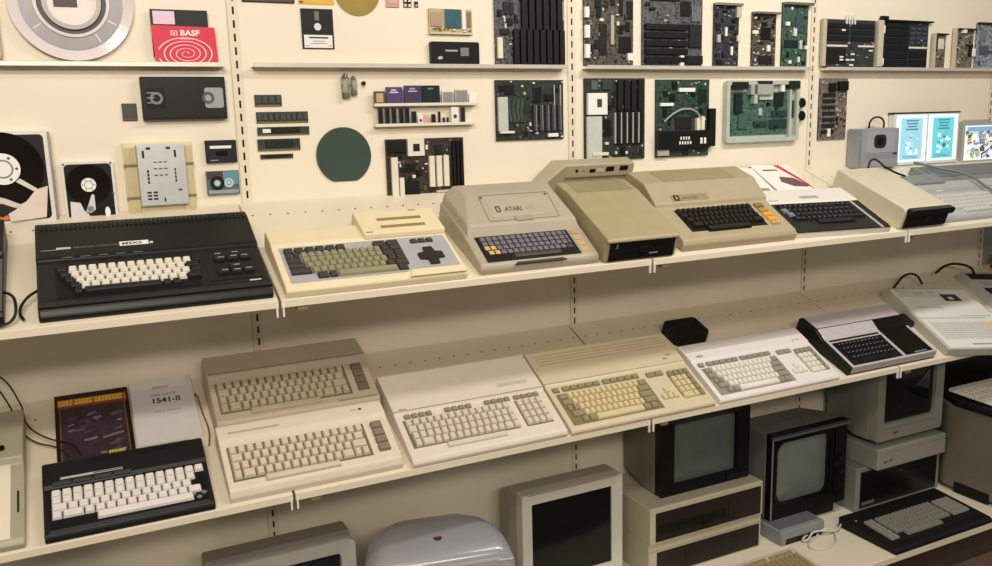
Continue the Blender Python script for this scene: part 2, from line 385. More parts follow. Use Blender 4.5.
f.put('actuator', poly_me([(.0,.062),(.02,.078),(.07,.06),(.1,.045),(.098,.036),(.06,.038),(.0,.042)], .006, M('#d8d0cb', .35, .3), .001, 1), 0, 0, d+.003)
f.put('arm', poly_me([(.095,.098),(.104,.105),(.14,.078),(.136,.07)], .003, M('#e6e1dc', .3, .3)), 0, 0, d+.0035)
f.put('voice_coil_cover', poly_me([(.075,.006),(.15,.012),(.16,.085),(.134,.078),(.112,.05),(.07,.032)], .006, M('#e2d3c8', .35, .2), .001, 1), 0, 0, d+.003)
f.put('magnet', poly_me([(.03,.03),(.06,.05),(.092,.036),(.06,.018)], .007, M('#2a2524', .4), .001, 1), 0, 0, d+.003)
f.put('ribbon_cable', poly_me([(.02,.004),(.075,.012),(.07,.022),(.02,.02)], .004, M('#d0762c', .4)), 0, 0, d+.003, 'orange flat ribbon')
f.put('rear_rail', box_me(.012, .21, .012, M('#8f8b84', .4, .5), .001), .163, .001, -.0+.012)
t, f, d = hard_disk('smaller opened hard disk right of the large one', -.431, 1.344, .115, .15, .016, (.056, .094), .049, .0165, None)
f.put('arm', poly_me([(.044,.03),(.06,.071),(.066,.07),(.066,.034),(.055,.026)], .004, M('#e4e2e2', .3, .4), .0008, 1), 0, 0, d+.003)
f.disc('pivot', .055, .037, .007, .003, M('#9a9a9e', .3, .6), d+.0068, 20)
f.put('voice_coil_cover', poly_me([(.01,.004),(.056,.004),(.05,.024),(.04,.032),(.034,.052),(.012,.056)], .005, M('#dedadc', .35, .3), .0008, 1), 0, 0, d+.002)
f.put('filter', poly_me([(x*.6, y*1.3) for x, y in circ(0,0,.010,16)], .004, M('#ececee', .5)), .092, .026, d+.0015)
f.put('ramp', poly_me([(0,0),(.012,.002),(.01,.012),(.002,.014)], .004, M('#9a979c', .5)), .078, .005, d+.0015)
for cx, cy in ((.006,.006),(.109,.006),(.006,.144),(.109,.144),(.109,.07)): f.disc('screw', cx, cy, .0028, .0012, M('#6d6b6b', .4, .5), d, 10)
# --- floppy drive in its mounting frame
t, f = on_wall('floppy_drive', 'bare metal floppy drive in a tan mounting frame', 'floppy drive', -.292, 1.352)
TAN = M('#d8cca8', .45, .1, .04); TAND = M('#c2b58d', .45, .1, .06)
f.box('mounting_frame', 0, .162, 0, .183, .012, TAN, .002)
f.box('rail', .004, .03, .004, .172, .008, TAND, .001, .0118); f.box('rail', .134, .158, .004, .172, .008, TAND, .001, .0118)
f.box('drive_body', .03, .142, .028, .178, .024, M('#c4c6ca', .38, .55, .04), .0015, .0118)
n = .0357; DK = M('#26262a', .6)
for (a, b, c, e) in ((.042,.145,.047,.163),(.116,.145,.121,.163),(.052,.165,.062,.171),(.098,.165,.108,.171)): f.box('cutout', a, c, b, e, .0006, DK, 0, n)
for i in range(3):
    for j in range(3): f.box('cutout', .066+j*.012, .074+j*.012, .133-i*.016, .1355-i*.016, .0006, DK, 0, n)
for i in range(4): f.box('cutout', .05, .0545, .082+i*.009, .089+i*.009, .0006, DK, 0, n); f.box('cutout', .114, .1175, .084+i*.009, .091+i*.009, .0006, DK, 0, n)
for i in range(3):
    for j in range(2): f.box('cutout', .046+j*.014, .056+j*.014, .042+i*.008, .0465+i*.008, .0006, DK, 0, n)
f.box('cutout', .084, .088, .036, .046, .0006, DK, 0, n); f.box('cutout', .12, .128, .062, .066, .0006, DK, 0, n)
for y in (.045, .125): f.box('lug', -.001, .034, y, y+.006, .004, M('#7d704c', .5), .0006, .019); f.box('lug', .13, .163, y, y+.006, .004, M('#7d704c', .5), .0006, .019)
# --- second panel, above the ledge
t, f = on_wall('circuit_card', 'dark flat card cut off by the top edge, above the upright floppy', 'card', .024, 1.880)
f.box('circuit_substrate', 0, .134, 0, .09, .004, M('#2a2427', .4), .0008); f.box('edge_strip', .004, .13, .003, .008, .0008, M('#4a4044', .4), 0, .0038)
t, f = on_wall('punched_card', 'yellow card cut off by the top edge', 'card', .169, 1.880)
f.box('sheet', 0, .095, 0, .07, .002, M('#d9ab3e', .5), .0004); f.box('corner_mark', .002, .012, .002, .008, .0004, M('#7a4a22', .5), 0, .0019)
t, f = on_wall('floppy_disk', 'small upright black floppy disk with white label hung on the wall', 'floppy disk', .172, 1.766)
f.box('shell', 0, .086, 0, .103, .0035, M('#252428', .4), .001); f.box('shutter', .036, .048, .073, .096, .0008, M('#6c6a6c', .4, .3), 0, .0033)
f.disc('hub', .043, .057, .0095, .001, M('#d6d6d8', .35, .3), .0033, 24); f.box('label', .005, .081, .003, .036, .0005, PAPER, 0, .0033, 'white paper label')
for a, b, y in ((.018,.07,.027),(.028,.06,.019),(.022,.066,.013),(.008,.018,.007),(.07,.078,.007)): f.box('print_line', a, b, y, y+(.004 if y > .02 else .002), .0004, PRINT if y > .02 else PRINTL, 0, .0036)
t, f = on_wall('optical_disc', 'round golden disc cut off by the top edge', 'disc', .329, 1.917)
f.ring('disc', 0, 0, circ(0,0,.063,48), circ(0,0,.009,48), .0025, M('#c9b06a', .22, .75, .12, scale=12), 0); f.ring('inner_ring', 0, 0, circ(0,0,.02,32), circ(0,0,.0085,32), .0005, M('#d8d2c0', .3), .0024)
t, f = on_wall('processor_chip', 'square pinkish chip at the top edge right of the golden disc', 'chip', .409, 1.880)
f.box('package', 0, .038, 0, .05, .004, M('#c4948a', .45), .0008); f.box('die_cover', .007, .031, .01, .04, .001, M('#d6aa9c', .4), .0003, .0038)
t, f = on_wall('small_chip', 'tiny black and white chip next to the pinkish chip', 'chip', .46, 1.881)
f.box('package', 0, .023, 0, .03, .003, M('#1d1c1d', .5), .0006); [f.box('contact', .002+.012*i, .009+.012*i, .002+j*.013, .009+j*.013, .0006, IVORY, 0, .0028) for i in range(2) for j in range(2)]
t, f = on_wall('small_chip', 'tiniest dark chip right of the black and white one', 'chip', .492, 1.882)
f.box('package', 0, .011, 0, .016, .003, M('#2a2829', .5), .0006); f.box('contact', .003, .008, .003, .007, .0006, IVORY, 0, .0028)
t, f, n = board('processor_board', 'beige processor board with a teal chip above the black cartridge', .532, .664, 1.811, 1.881, M('#b7a583', .45, 0, .12, scale=60),
    [('processor',.36,.25,.73,.98,.005,M('#2c5a62',.35,0,.1),'teal chip'),('heat_spreader',.76,.2,.84,.98,.004,WHITE),('cache_chip',.03,.3,.3,.85,.003,M('#a6917a',.4)),('bottom_edge',0,.0,1,.08,.003,M('#cbbf9c',.45)),('chip',.88,.3,.97,.9,.003,M('#7d6a5a',.5))],
    10, 3, cols=[M('#6a5a45', .5), M('#d8d0bb', .5), M('#8a7654', .5), CHIPB], rrange=(.004,.012))
t, f = on_wall('processor_cartridge', 'black processor cartridge with a grey square standing on the ledge', 'cartridge', .531, 1.7285)
f.put('shell', poly_me(rrect(0,0,.15,.062,.004), .014, M('#1b1b1d', .4), .0015, 1), 0, 0, 0); f.box('hologram', .091, .117, .023, .046, .0006, M('#8d9a9d', .25, .5), .0002, .0138, 'grey square sticker')
f.box('print_line', .044, .082, .035, .040, .0004, M('#9a9a9c', .5), 0, .0138); f.put('emblem', poly_me([(0,.002),(.004,0),(.013,.001),(.017,.005),(.012,.009),(.003,.008)], .0004, M('#b5b5b7', .5)), .02, .013, .0138)
# --- vacuum tubes
GLASS = M('#e9e9e6', .05, 0, 0, alpha=.05)
for lab, x, z0, w, h in (('taller glass vacuum tube hanging under the ledge', .268, 1.639, .022, .064), ('shorter glass vacuum tube right of the taller one', .294, 1.645, .018, .052)):
    t = thing('vacuum_tube', lab, 'vacuum tube', (x+w/2, -w/2, z0), (0,0,0), 'vacuum tubes')
    def lathe(pr, mat, nm, lb=None):
        bm = bmesh.new(); n = 16; rings = [[bm.verts.new((r*math.cos(2*math.pi*i/n), r*math.sin(2*math.pi*i/n), zz)) for i in range(n)] for r, zz in pr]
        for a, b in zip(rings, rings[1:]):
            for i in range(n): bm.faces.new((a[i], a[(i+1)%n], b[(i+1)%n], b[i]))
        bm.faces.new(rings[0]); bm.faces.new(rings[-1]); return obj(nm, finish(bm, nm, mat, True), t, label=lb)
    r = w/2
    lathe([(r*.9,.008),(r,.014),(r,h*.8),(r*.7,h*.93),(r*.2,h)], GLASS, 'envelope')
    lathe([(r*.5,.012),(r*.62,.014),(r*.62,h*.72),(r*.4,h*.75)], M('#d3d0ca', .35, .2), 'anode', 'grey metal anode')
    obj('mounting_clip', box_me(w*.8, w*.5, .004, M('#5d5850', .5), .0005), t, (-w*.4, 0, h*.45)); lathe([(r*.93,.0),(r*.95,.002),(r*.95,.01),(r*.85,.012)], M('#5d5850', .5), 'tube_base')
    lathe([(r*.6,h*.8),(r*.72,h*.84),(r*.45,h*.93)], M('#8f8f92', .2, .7), 'getter', 'silvery getter cap')
t, f = on_wall('transistor', 'single tiny black transistor right of the vacuum tubes', 'transistor', .327, 1.664)
f.put('body', poly_me(rrect(0,0,.011,.011,.004), .008, BLACK, .0006, 1), 0, .007, 0); [f.box('lead', .002+i*.003, .003+i*.003, 0, .008, .001, TIN, 0, .003) for i in range(3)]
# --- memory modules
def ram(label, x0, x1, z0, z1, n, pcb, extra=None, cm=CHIP):
    t, f = on_wall('memory_module', label, 'memory module', x0, z0, 'memory modules in a column')
    w, h = x1-x0, z1-z0; f.box('circuit_substrate', 0, w, 0, h, .003, pcb, .0004)
    for i in range(n): f.box('chip', (i+.18)*w/n, (i+.82)*w/n, h*.26, h*.9, .003, cm, .0005, .0028)
    f.box('edge_contacts', .004, w-.004, 0, h*.14, .0004, M('#7a6a3e', .4, .5), 0, .003)
    return f, w, h
PR = MPCB('#1d2320', '#3c4640'); RC = M('#3b3e3c', .4)
ram('short memory module with four chips, topmost of the column', .037, .107, 1.618, 1.648, 4, PR, cm=RC)
ram('long memory module with nine separate chips, second from top', .038, .174, 1.575, 1.604, 9, PR, cm=RC)
f, w, h = ram('long slim memory module with a white sticker, third from top', .038, .175, 1.543, 1.565, 1, PR, cm=CHIP); f.box('sticker', .013, .034, .007, .017, .0004, PAPER, 0, .0058, 'white sticker')
ram('medium plain memory module, fourth from top', .036, .148, 1.503, 1.534, 1, PR, cm=M('#262b2a', .4))
ram('thin short bare module, lowest of the column', .041, .127, 1.482, 1.494, 1, MPCB('#171615', '#2c2826'))
# --- wafer
pts = [(x, y) for x, y in circ(0,0,.077,72) if y > -.0705]
o = tag(obj('silicon_wafer', poly_me([(x*1, y) for x, y in pts], .003, M('#46564e', .2, .3, .08, scale=10), .0006, 1), None, (.2665, -.001, 1.483), (R(90),0,0)), 'round dark greenish silicon wafer with a flat bottom edge', 'wafer')
# --- chip racks
for nm, z, w in (('upper', 1.6135, .311), ('lower', 1.558, .303)):
    t = thing('chip_strip', 'thin pale strip shelf holding the %s' % ('coloured processor packages' if nm == 'upper' else 'row of black upright chips'), 'strip shelf', (.355, 0, z), (0,0,0), 'thin chip strips')
    obj('ledge_plate', box_me(w, .022, .003, IVORY, .0005), t, (0, -.022, 0)); obj('front_lip', box_me(w, .002, .008, IVORY, .0005), t, (0, -.0235, 0))
PUR = M('#4a3865', .45); PUR2 = M('#39304e', .45)
def pk(lab, x0, x1, h, mat, fun=None, name='processor_chip', z=1.6165, th=.008, cat='chip', grp=None, y=.012):
    t = thing(name, lab, cat, (x0, -y, z), (0,0,0), grp); f = Fr(t, 0, 0, R(90)); f.box('package', 0, x1-x0, 0, h, th, mat, .001)
    if fun: fun(f, x1-x0, h, th)
    return t
pk('brown chip with a gold square on the upper strip', .356, .388, .038, M('#5a4a34', .4), lambda f,w,h,th: f.box('gold_cap', .006, w-.006, .008, h-.006, .0008, M('#c9b983', .3, .4), .0003, th-.0002, 'pale gold cap'))
def lines(col, k=2):
    def g(f, w, h, th):
        for i in range(k): f.box('print_line', w*(.3 - .08*i), w*(.62 + .1*i), h*(.8-.13*i), h*(.87-.13*i), .0004, M(col, .5), 0, th-.0001)
    return g
pk('bright purple chip box on the upper strip', .391, .439, .049, PUR, lines('#d0c2e0')); pk('darker violet chip box right of the bright purple one', .444, .496, .053, PUR2, lines('#b0a6c4'))
pk('dark green chip box on the upper strip', .498, .551, .053, M('#1a302a', .45), lines('#5d8a7b', 1))
def cap(f, w, h, th): f.box('heat_spreader', .003, w-.003, .003, h-.003, .001, M('#a5a5a3', .3, .5), .0004, th-.0002)
pk('smaller grey metal chip on the upper strip', .557, .593, .037, M('#c3c1bb', .4), cap); pk('larger grey metal chip on the upper strip', .598, .638, .041, M('#aaa8a4', .4), cap)
pk('blank white block ending the upper strip on the right', .642, .667, .029, WHITE, lambda f,w,h,th: f.box('top_edge', .001, w-.001, h-.004, h-.001, .0006, WHITE, .0002, th-.0002))
LZ = 1.561; PINS = M('#9c9a94', .4, .5)
def dip(f, w, h, th):
    f.box('pin_row', -.0012, .0006, .002, h-.002, .003, PINS, 0, .001); f.box('pin_row', w-.0006, w+.0012, .002, h-.002, .003, PINS, 0, .001); f.disc('notch', w/2, h-.002, w*.12, .0004, M('#3a3a3c', .5), th-.0002, 10)
ords = ['leftmost', 'second', 'third', 'fourth', 'fifth']
for i, x in enumerate((.3665, .386, .4055, .427, .444)):
    pk('long black chip, %s from the left on the lower strip' % (ords[i]), x, x+.013, .048, CHIP, dip, 'long_chip', LZ, .006, 'chip', 'long black chips on the lower strip')
pk('dark patterned chip, shorter, after the five long black chips', .464, .478, .038, M('#1f1d1b', .45), dip, 'chip_package', LZ, .006)
def win(f, w, h, th): f.disc('die_window', w/2, h*.45, w*.24, .0005, M('#45403c', .3), th-.0002, 16)
pk('small white chip with a dark centre on the lower strip', .482, .499, .027, M('#dcd6d0', .5), win, 'chip_package', LZ, .005)
pk('small pink chip on the lower strip', .501, .517, .029, M('#d3aaa2', .5), lambda f,w,h,th: f.box('die_cover', .004, w-.004, .006, h-.005, .0005, M('#c99a92', .5), 0, th-.0002), 'chip_package', LZ, .005)
pk('squat black chip right of the pink chip', .524, .536, .029, CHIP, dip, 'chip_package', LZ, .006)
pk('slim medium black chip on the lower strip', .545, .551, .036, CHIP, dip, 'chip_package', LZ, .006)
pk('left one of two tiny black chips on the lower strip', .559, .565, .019, CHIP, dip, 'chip_package', LZ, .005, 'chip', 'tiny black chips'); pk('right one of two tiny black chips on the lower strip', .571, .577, .019, CHIP, dip, 'chip_package', LZ, .005, 'chip', 'tiny black chips')
pk('tall white chip with a round dark window on the lower strip', .585, .609, .048, M('#dedbd6', .5), win, 'chip_package', LZ, .005)
pk('long brownish chip at the right end of the lower strip', .615, .628, .048, M('#2c2422', .45), dip, 'long_chip', LZ, .006)
# --- motherboards
def slots(n, x0, x1, z0, z1, mat=SLOT, h=.011, vert=True, fill=.72):
    o = []
    for i in range(n):
        if vert: a = x0+(x1-x0)*i/n; o.append(('expansion_slot', a, z0, a+(x1-x0)/n*fill, z1, h, mat))
        else: a = z0+(z1-z0)*i/n; o.append(('expansion_slot', x0, a, x1, a+(z1-z0)/n*fill, h, mat))
    return o
t, f, n = board('motherboard', 'brown motherboard with white socket and three white slots below the chip strips', .386, .624, 1.343, 1.523, PB,
    slots(3, .53, .81, .23, .72, IVORY, .011, True, .72)+slots(3, .84, .99, .08, .95, SLOT, .011, True, .7)+[('processor_socket', .26, .73, .47, 1.0, .012, IVORY, 'white square socket'), ('socket_opening', .325, .8, .41, .92, .0126, CHIPB), ('memory_socket', .05, .05, .13, .72, .01, IVORY), ('memory_socket', .145, .08, .2, .4, .01, IVORY), ('port_block', .02, .8, .24, .98, .012, SLOT), ('chip', .23, .48, .36, .62, .003, CHIP), ('chip', .23, .12, .4, .34, .003, CHIP), ('connector', .62, .13, .82, .17, .006, M('#b9b3a2', .5))], 26, 11)
t, f, n = board('motherboard', 'tall dark board with many black slots, upper one left of the first dashed post', .737, .971, 1.7285, 2.025, PGREY,
    slots(6, .36, .98, .34, .66, SLOT, .012)+slots(8, .24, 1.0, .01, .34, SLOT, .013, True, .75)+[('chip', .02, .67, .18, .92, .004, CHIP), ('chip', .2, .67, .34, .92, .004, CHIP), ('chip', .4, .7, .52, .95, .004, CHIP), ('chip', .6, .7, .75, .95, .004, CHIP), ('chip', .8, .7, .93, .95, .004, CHIP), ('crystal', .12, .48, .18, .6, .005, CHIPB), ('crystal', .2, .48, .26, .6, .005, CHIPB), ('connector', .02, .06, .09, .26, .008, IVORY), ('connector', .93, .44, .97, .62, .008, IVORY)], 12, 12)
t, f, n = board('motherboard', 'square dark board with pale slot stripes below the many-slot board', .733, .964, 1.508, 1.685, PG,
    [q for i in range(5) for q in (('expansion_slot', .53+i*.092, .15, .565+i*.092, .58, .011, M('#3d3f45', .4)), ('slot_edge', .57+i*.092, .15, .585+i*.092, .92 if i > 2 else .58, .006, M('#a0a3a6', .4)))]+[('memory_socket', .02, .16, .155, .72, .01, M('#b9bcb6', .45), 'grey white socket bank'), ('memory_socket', .04, .12, .24, .16, .012, IVORY), ('chip', .17, .3, .42, .7, .004, MPCB('#1f2a23', '#3d4c3f', 30)), ('chip', .13, .76, .26, .93, .004, CHIP), ('connector', .75, .04, .9, .1, .008, WHITE), ('chip', .54, .62, .66, .88, .004, CHIP)], 20, 13)
t, f, n = board('motherboard', 'tall densely populated board with white edge connectors right of the first dashed post', 1.04, 1.222, 1.7285, 2.043, PBRN,
    [('connector', .0, .07, .09, .2, .01, WHITE), ('connector', .0, .26, .09, .38, .01, WHITE), ('connector', .0, .45, .08, .55, .01, WHITE), ('connector', .86, .05, .97, .12, .01, WHITE), ('chip', .7, .12, .95, .28, .004, CHIP), ('chip', .7, .48, .78, .7, .004, CHIP), ('chip', .86, .45, .98, .62, .005, CHIP), ('memory_socket', .52, .2, .58, .48, .008, M('#a9a59a', .5)), ('chip', .3, .1, .45, .4, .004, CHIPB), ('chip', .22, .55, .34, .8, .004, CHIP), ('chip', .62, .72, .82, .9, .004, CHIP)], 46, 14)
t, f, n = board('motherboard', 'wide shiny grey board with horizontal black slots on the top ledge', 1.257, 1.496, 1.7285, 2.056, PGREY,
    slots(5, .03, .72, .03, .42, SLOT, .012, False, .7)+[('chip', .62, .48, .78, .62, .005, CHIP), ('chip', .78, .65, .95, .77, .005, CHIP), ('connector', .6, .0, .66, .1, .012, WHITE), ('expansion_slot', .7, .02, .98, .1, .012, M('#26282b', .4)), ('port_block', .12, .62, .6, .7, .008, M('#33312f', .5)), ('chip', .8, .43, .97, .58, .005, MPCB('#4a5150', '#70787a', 40)), ('heat_sink', .76, .18, .97, .4, .008, M('#2a2a2f', .5)), ('capacitor', .1, .53, .2, .55, .008, CHIP)], 26, 15)
t, f, n = board('circuit_card', 'dark narrow card with a few white parts, left one of three upright cards', 1.545, 1.651, 1.7285, 1.932, MPCB('#202228', '#3f424b'),
    [('bracket', .0, .96, 1.05, 1.0, .016, M('#8f8a80', .4, .5)), ('connector', .42, .48, .5, .62, .006, WHITE), ('connector', .66, .18, .74, .32, .006, WHITE), ('connector', .1, .38, .22, .5, .008, M('#b0aea8', .5)), ('chip', .4, .15, .56, .4, .004, M('#26283a', .4)), ('capacitor', .9, .4, 1.04, .5, .008, IVORY), ('capacitor', .84, .78, 1.02, .98, .01, M('#b7b2a4', .5))], 26, 16, cols=[CHIP, CHIPB, CHIP, M('#55566a', .5), CHIP, M('#6b6a68', .5)], rrange=(.006,.024))
t, f, n = board('circuit_card', 'busy greyish narrow card, middle one of three upright cards', 1.71, 1.816, 1.7285, 1.909, PBRN,
    [('bracket', .0, .96, 1.08, 1.0, .016, M('#7d786e', .4, .5)), ('connector', .0, .6, .2, .66, .008, WHITE), ('connector', .6, .28, .72, .4, .008, WHITE), ('chip', .35, .5, .75, .72, .004, CHIP), ('chip', .3, .05, .85, .2, .004, CHIPB)], 36, 17, rrange=(.005,.02))
t, f, n = board('circuit_card', 'narrow card with a bare green lower half, right one of three upright cards', 1.845, 1.964, 1.7285, 1.945, MPCB('#223b33', '#4d6d60', 60),
    [('bracket', .0, .96, 1.1, 1.0, .016, M('#7d786e', .4, .5)), ('chip', .08, .3, .6, .42, .004, M('#20302b', .5)), ('connector', .4, .48, .52, .6, .008, M('#c9cdd0', .4)), ('connector', .66, .28, .76, .42, .006, M('#b9c3c3', .4)), ('capacitor', .1, .64, .24, .7, .008, WHITE), ('chip', .5, .55, .78, .8, .004, M('#3a4a50', .4))], 22, 18, rrange=(.005,.02), cols=[CHIP, M('#3f4446', .4), WHITE, CHIP, M('#787d80', .4)])
t, f, n = board('motherboard', 'dark board with a white square socket and many slots below the top ledge', 1.04, 1.268, 1.436, 1.69, PG,
    slots(5, .5, .98, .2, .58, SLOT, .012, True, .6)+[('slot_edge', .47+i*.098, .2, .49+i*.098, .58, .01, M('#a7a9a8', .4)) for i in range(5)]+slots(4, .52, .98, .6, .98, M('#1b1c1c', .5), .01, True, .7)+
    [('processor_socket', .03, .56, .34, .82, .012, WHITE, 'white square socket'), ('socket_opening', .17, .65, .25, .75, .0127, M('#3a3632', .5)), ('memory_socket', .02, .02, .26, .54, .009, M('#bcc0ba', .45), 'grey white socket bank'), ('memory_socket', .1, .06, .36, .1, .012, IVORY), ('chip', .3, .3, .42, .5, .004, CHIP), ('chip', .1, .86, .2, .97, .006, M('#4d5d60', .4)), ('chip', .28, .86, .44, .97, .006, M('#2e3b3c', .4))], 16, 19)
t, f, n = board('motherboard', 'dark green board with a grey looping cable, right of the white socket board', 1.312, 1.53, 1.436, 1.686, PGREEN,
    [('port_block', .0, .1, .96, .34, .016, M('#0f1010', .5)), ('connector', .4, .84, .7, .89, .009, WHITE), ('connector', .06, .66, .3, .7, .009, WHITE), ('capacitor', .73, .28, .8, .5, .012, IVORY), ('capacitor', .82, .3, .88, .52, .012, IVORY), ('expansion_slot', .96, .12, 1.08, .62, .016, SLOT), ('chip', .78, .7, .94, .88, .004, M('#1d3029', .4)), ('chip', .24, .72, .34, .82, .006, CHIP), ('connector', .02, .02, .22, .1, .01, M('#a3a59c', .5)), ('chip', .35, .36, .66, .52, .004, CHIPB)]+
    [('pin', .38+i*.05, .16, .405+i*.05, .2, .018, WHITE) for i in range(5)]+[('pin', .4+i*.05, .22, .425+i*.05, .26, .018, WHITE) for i in range(4)]+[('pin', .78+i*.07, .16, .82+i*.07, .24, .018, WHITE) for i in range(2)], 26, 20, cols=[CHIP, CHIP, CHIPB, TIN, IVORY, M('#27463c', .5), M('#20362f', .5)])
obj('cable', tube_me([f.at(.03,.115,.012), f.at(.06,.14,.02), f.at(.11,.155,.022), f.at(.16,.14,.02), f.at(.18,.105,.014)], .0032, M('#9a9c94', .5)), t, label='grey looping cable')
# console board in pale tray with two knobs
t, f = on_wall('console_board', 'teal green game board in a pale tray with two black knobs on its right side', 'circuit board', 1.594, 1.474)
w, h = .33, .208
TRAY = M('#b5bdb2', .4, .1, .05)
f.put('tray', ring_me(rrect(0,0,w,h,.01), rrect(.014,.014,w-.014,h-.014,.006), .022, TRAY), 0, 0, 0); f.box('tray_floor', .01, w-.01, .01, h-.01, .004, TRAY, .0005)
f.box('circuit_substrate', .03, .285, .024, .17, .004, PTEAL, .0005, .0038); n = .0076
f.box('tray_rib', .285, .294, .014, .18, .016, M('#a9b3aa', .4), .001, .004)
for (nm, a, b, c, e, hh, m) in (('shield_can',.04,.1,.07,.165,.012,M('#24302d',.4)),('cartridge_port',.1,.16,.2,.195,.02,M('#b9bdb6',.35,.4)),('label',.15,.143,.21,.165,.008,M('#b9c4b5',.5)),('capacitor',.115,.13,.13,.2,.02,M('#c9cdc9',.35,.4)),('chip',.22,.12,.262,.165,.006,M('#19302a',.4)),('chip',.06,.045,.1,.1,.006,M('#3a5a52',.4)),('chip',.13,.05,.19,.07,.006,M('#1c3d36',.4)),('chip',.2,.045,.28,.075,.006,M('#1b352f',.4)),('chip',.21,.085,.28,.105,.006,M('#1d3a34',.4)),('chip',.15,.09,.165,.115,.006,M('#a3b3ae',.4)),('port_block',.02,.18,.09,.203,.018,M('#1e2421',.5)),('port_block',.13,.185,.2,.206,.016,M('#232826',.5)),('port_block',.275,.18,.325,.206,.02,M('#20302b',.5)),('connector',.245,.17,.26,.2,.012,WHITE)): f.box(nm, a, c, b, e, hh, m, .0008, n)
rg = random.Random(5)
for i in range(18):
    x, y = rg.uniform(.05,.27), rg.uniform(.03,.155); f.box('component', x, x+rg.uniform(.005,.014), y, y+rg.uniform(.004,.012), rg.uniform(.003,.009), rg.choice([CHIP, M('#8a9a94',.4), M('#2e5a50',.4), M('#4f5a40',.5)]), .0005, n)
for y in (.13, .085): f.put('knob', poly_me(circ(0,0,.0175,28), .02, M('#121314', .4), .002, 1), .342, y, .004, 'round black knob')
f.box('knob_bar', .31, .345, .08, .14, .008, M('#2c3a36', .5), .001, .002)
# right bay boards
t, f, n = board('memory_board', 'wide dark board with white parts and upright pins, left one of two wide boards', 2.044, 2.3, 1.7285, 1.896, MPCB('#26282c', '#3a3d44'),
    [q for r in range(3) for q in [('chip_row', .03, .56+r*.13, .46, .66+r*.13, .004, M('#1f2126', .4)), ('chip_row', .52, .56+r*.13, .97, .66+r*.13, .004, M('#22262b', .4)), ]]+[('chip_row', .03, .08, .42, .4, .003, M('#202226', .4)), ('white_strip', .05, .43, .45, .47, .003, IVORY), ('white_strip', .66, .43, .98, .47, .003, IVORY)]+
    [('jumper', a, b, a+.07, b+.035, .005, WHITE) for a, b in ((.3,.2),(.3,.14),(.42,.14),(.52,.14),(.52,.26),(.5,.03),(.88,.34),(.32,.76))]+[('pin', .4+i*.055, .9, .415+i*.055, 1.1, .006, WHITE) for i in range(4)]+[('edge_clip', -.07, .02, 0, 1.0, .012, M('#b5ad98', .5))], 4, 21)
t, f, n = board('memory_board', 'wide dark board of chip rows with one white strip, right one of two', 2.335, 2.588, 1.7285, 1.901, MPCB('#1d2229', '#2f3640'),
    [('chip_row', .08, .04+r*.155, .56, .17+r*.155, .004, M('#161a20', .4)) for r in range(6)]+[('chip', .6+c*.13, .5+r*.1, .69+c*.13, .57+r*.1, .004, M('#39414b', .4)) for r in range(4) for c in range(3)]+[('white_strip', .58, .41, .97, .45, .004, IVORY), ('chip_row', .6, .04, .97, .17, .004, M('#161a20', .4)), ('chip_row', .6, .21, .97, .36, .004, M('#161a20', .4)), ('white_tick', .02, .72, .05, .88, .005, WHITE), ('white_tick', .02, .06, .05, .2, .005, WHITE), ('top_bar', -.02, .965, 1.06, 1.0, .012, BLACK), ('edge_clip', -.12, .02, -.01, .98, .012, M('#c0b8a4', .5)), ('top_clip', -.06, 1.0, .08, 1.07, .012, BLACK)], 2, 22)
t, f, n = board('circuit_card', 'smallest upright card at the right end of the ledge', 2.622, 2.69, 1.7285, 1.858, MPCB('#4a4338', '#8a8069'), [('bracket', -.2, .0, .0, 1.0, .012, M('#b9b09a', .45)), ('bracket', .0, .96, 1.05, 1.0, .012, BLACK), ('chip', .3, .55, .8, .85, .004, M('#cfcbbf', .4)), ('chip', .15, .5, .3, .9, .004, CHIP)], 14, 23, rrange=(.005,.014))
t, f, n = board('circuit_card', 'brown medium upright card with white side connector at the right end', 2.742, 2.853, 1.7285, 1.88, MPCB('#4d463a', '#8d8470'), [('bracket', -.12, .0, .0, 1.0, .012, M('#bdb49e', .45)), ('bracket', .0, .96, 1.05, 1.0, .012, CHIPB), ('chip', .75, .3, .95, .6, .006, CHIP), ('connector', .9, .3, 1.08, .5, .008, WHITE), ('capacitor', .3, .88, .5, 1.0, .012, WHITE)], 20, 24, rrange=(.006,.018))
t, f, n = board('circuit_card', 'bluish grey wide card cut off by the right edge on the ledge', 2.872, 3.06, 1.7285, 1.906, PBLUE, [('chip', .1, .3, .4, .5, .004, M('#4a535f', .4)), ('chip', .1, .6, .3, .85, .004, M('#70747c', .4)), ('bracket', .0, .96, 1.0, 1.0, .01, CHIPB)], 26, 25, rrange=(.006,.02), cols=[M('#5f6874', .4), M('#8f9aa5', .4), M('#414853', .4), WHITE])
t, f, n = board('circuit_card', 'narrow brown card with rows of chips right of the second dashed post', 2.034, 2.172, 1.471, 1.69, MPCB('#4b4442', '#857a74', 50), [('chip', .1, .1+i*.1, .55, .16+i*.1, .004, M('#2e2a2a', .4)) for i in range(7)]+[('port_block', .62, .8, .95, .95, .012, BLACK), ('chip', .3, .78, .55, .92, .006, BLACK), ('connector', .3, .05, .4, .18, .006, WHITE)], 24, 26, rrange=(.006,.02), cols=[CHIP, M('#8d8580', .4), M('#a59c94', .4), CHIPB, M('#5a5a66', .4)])
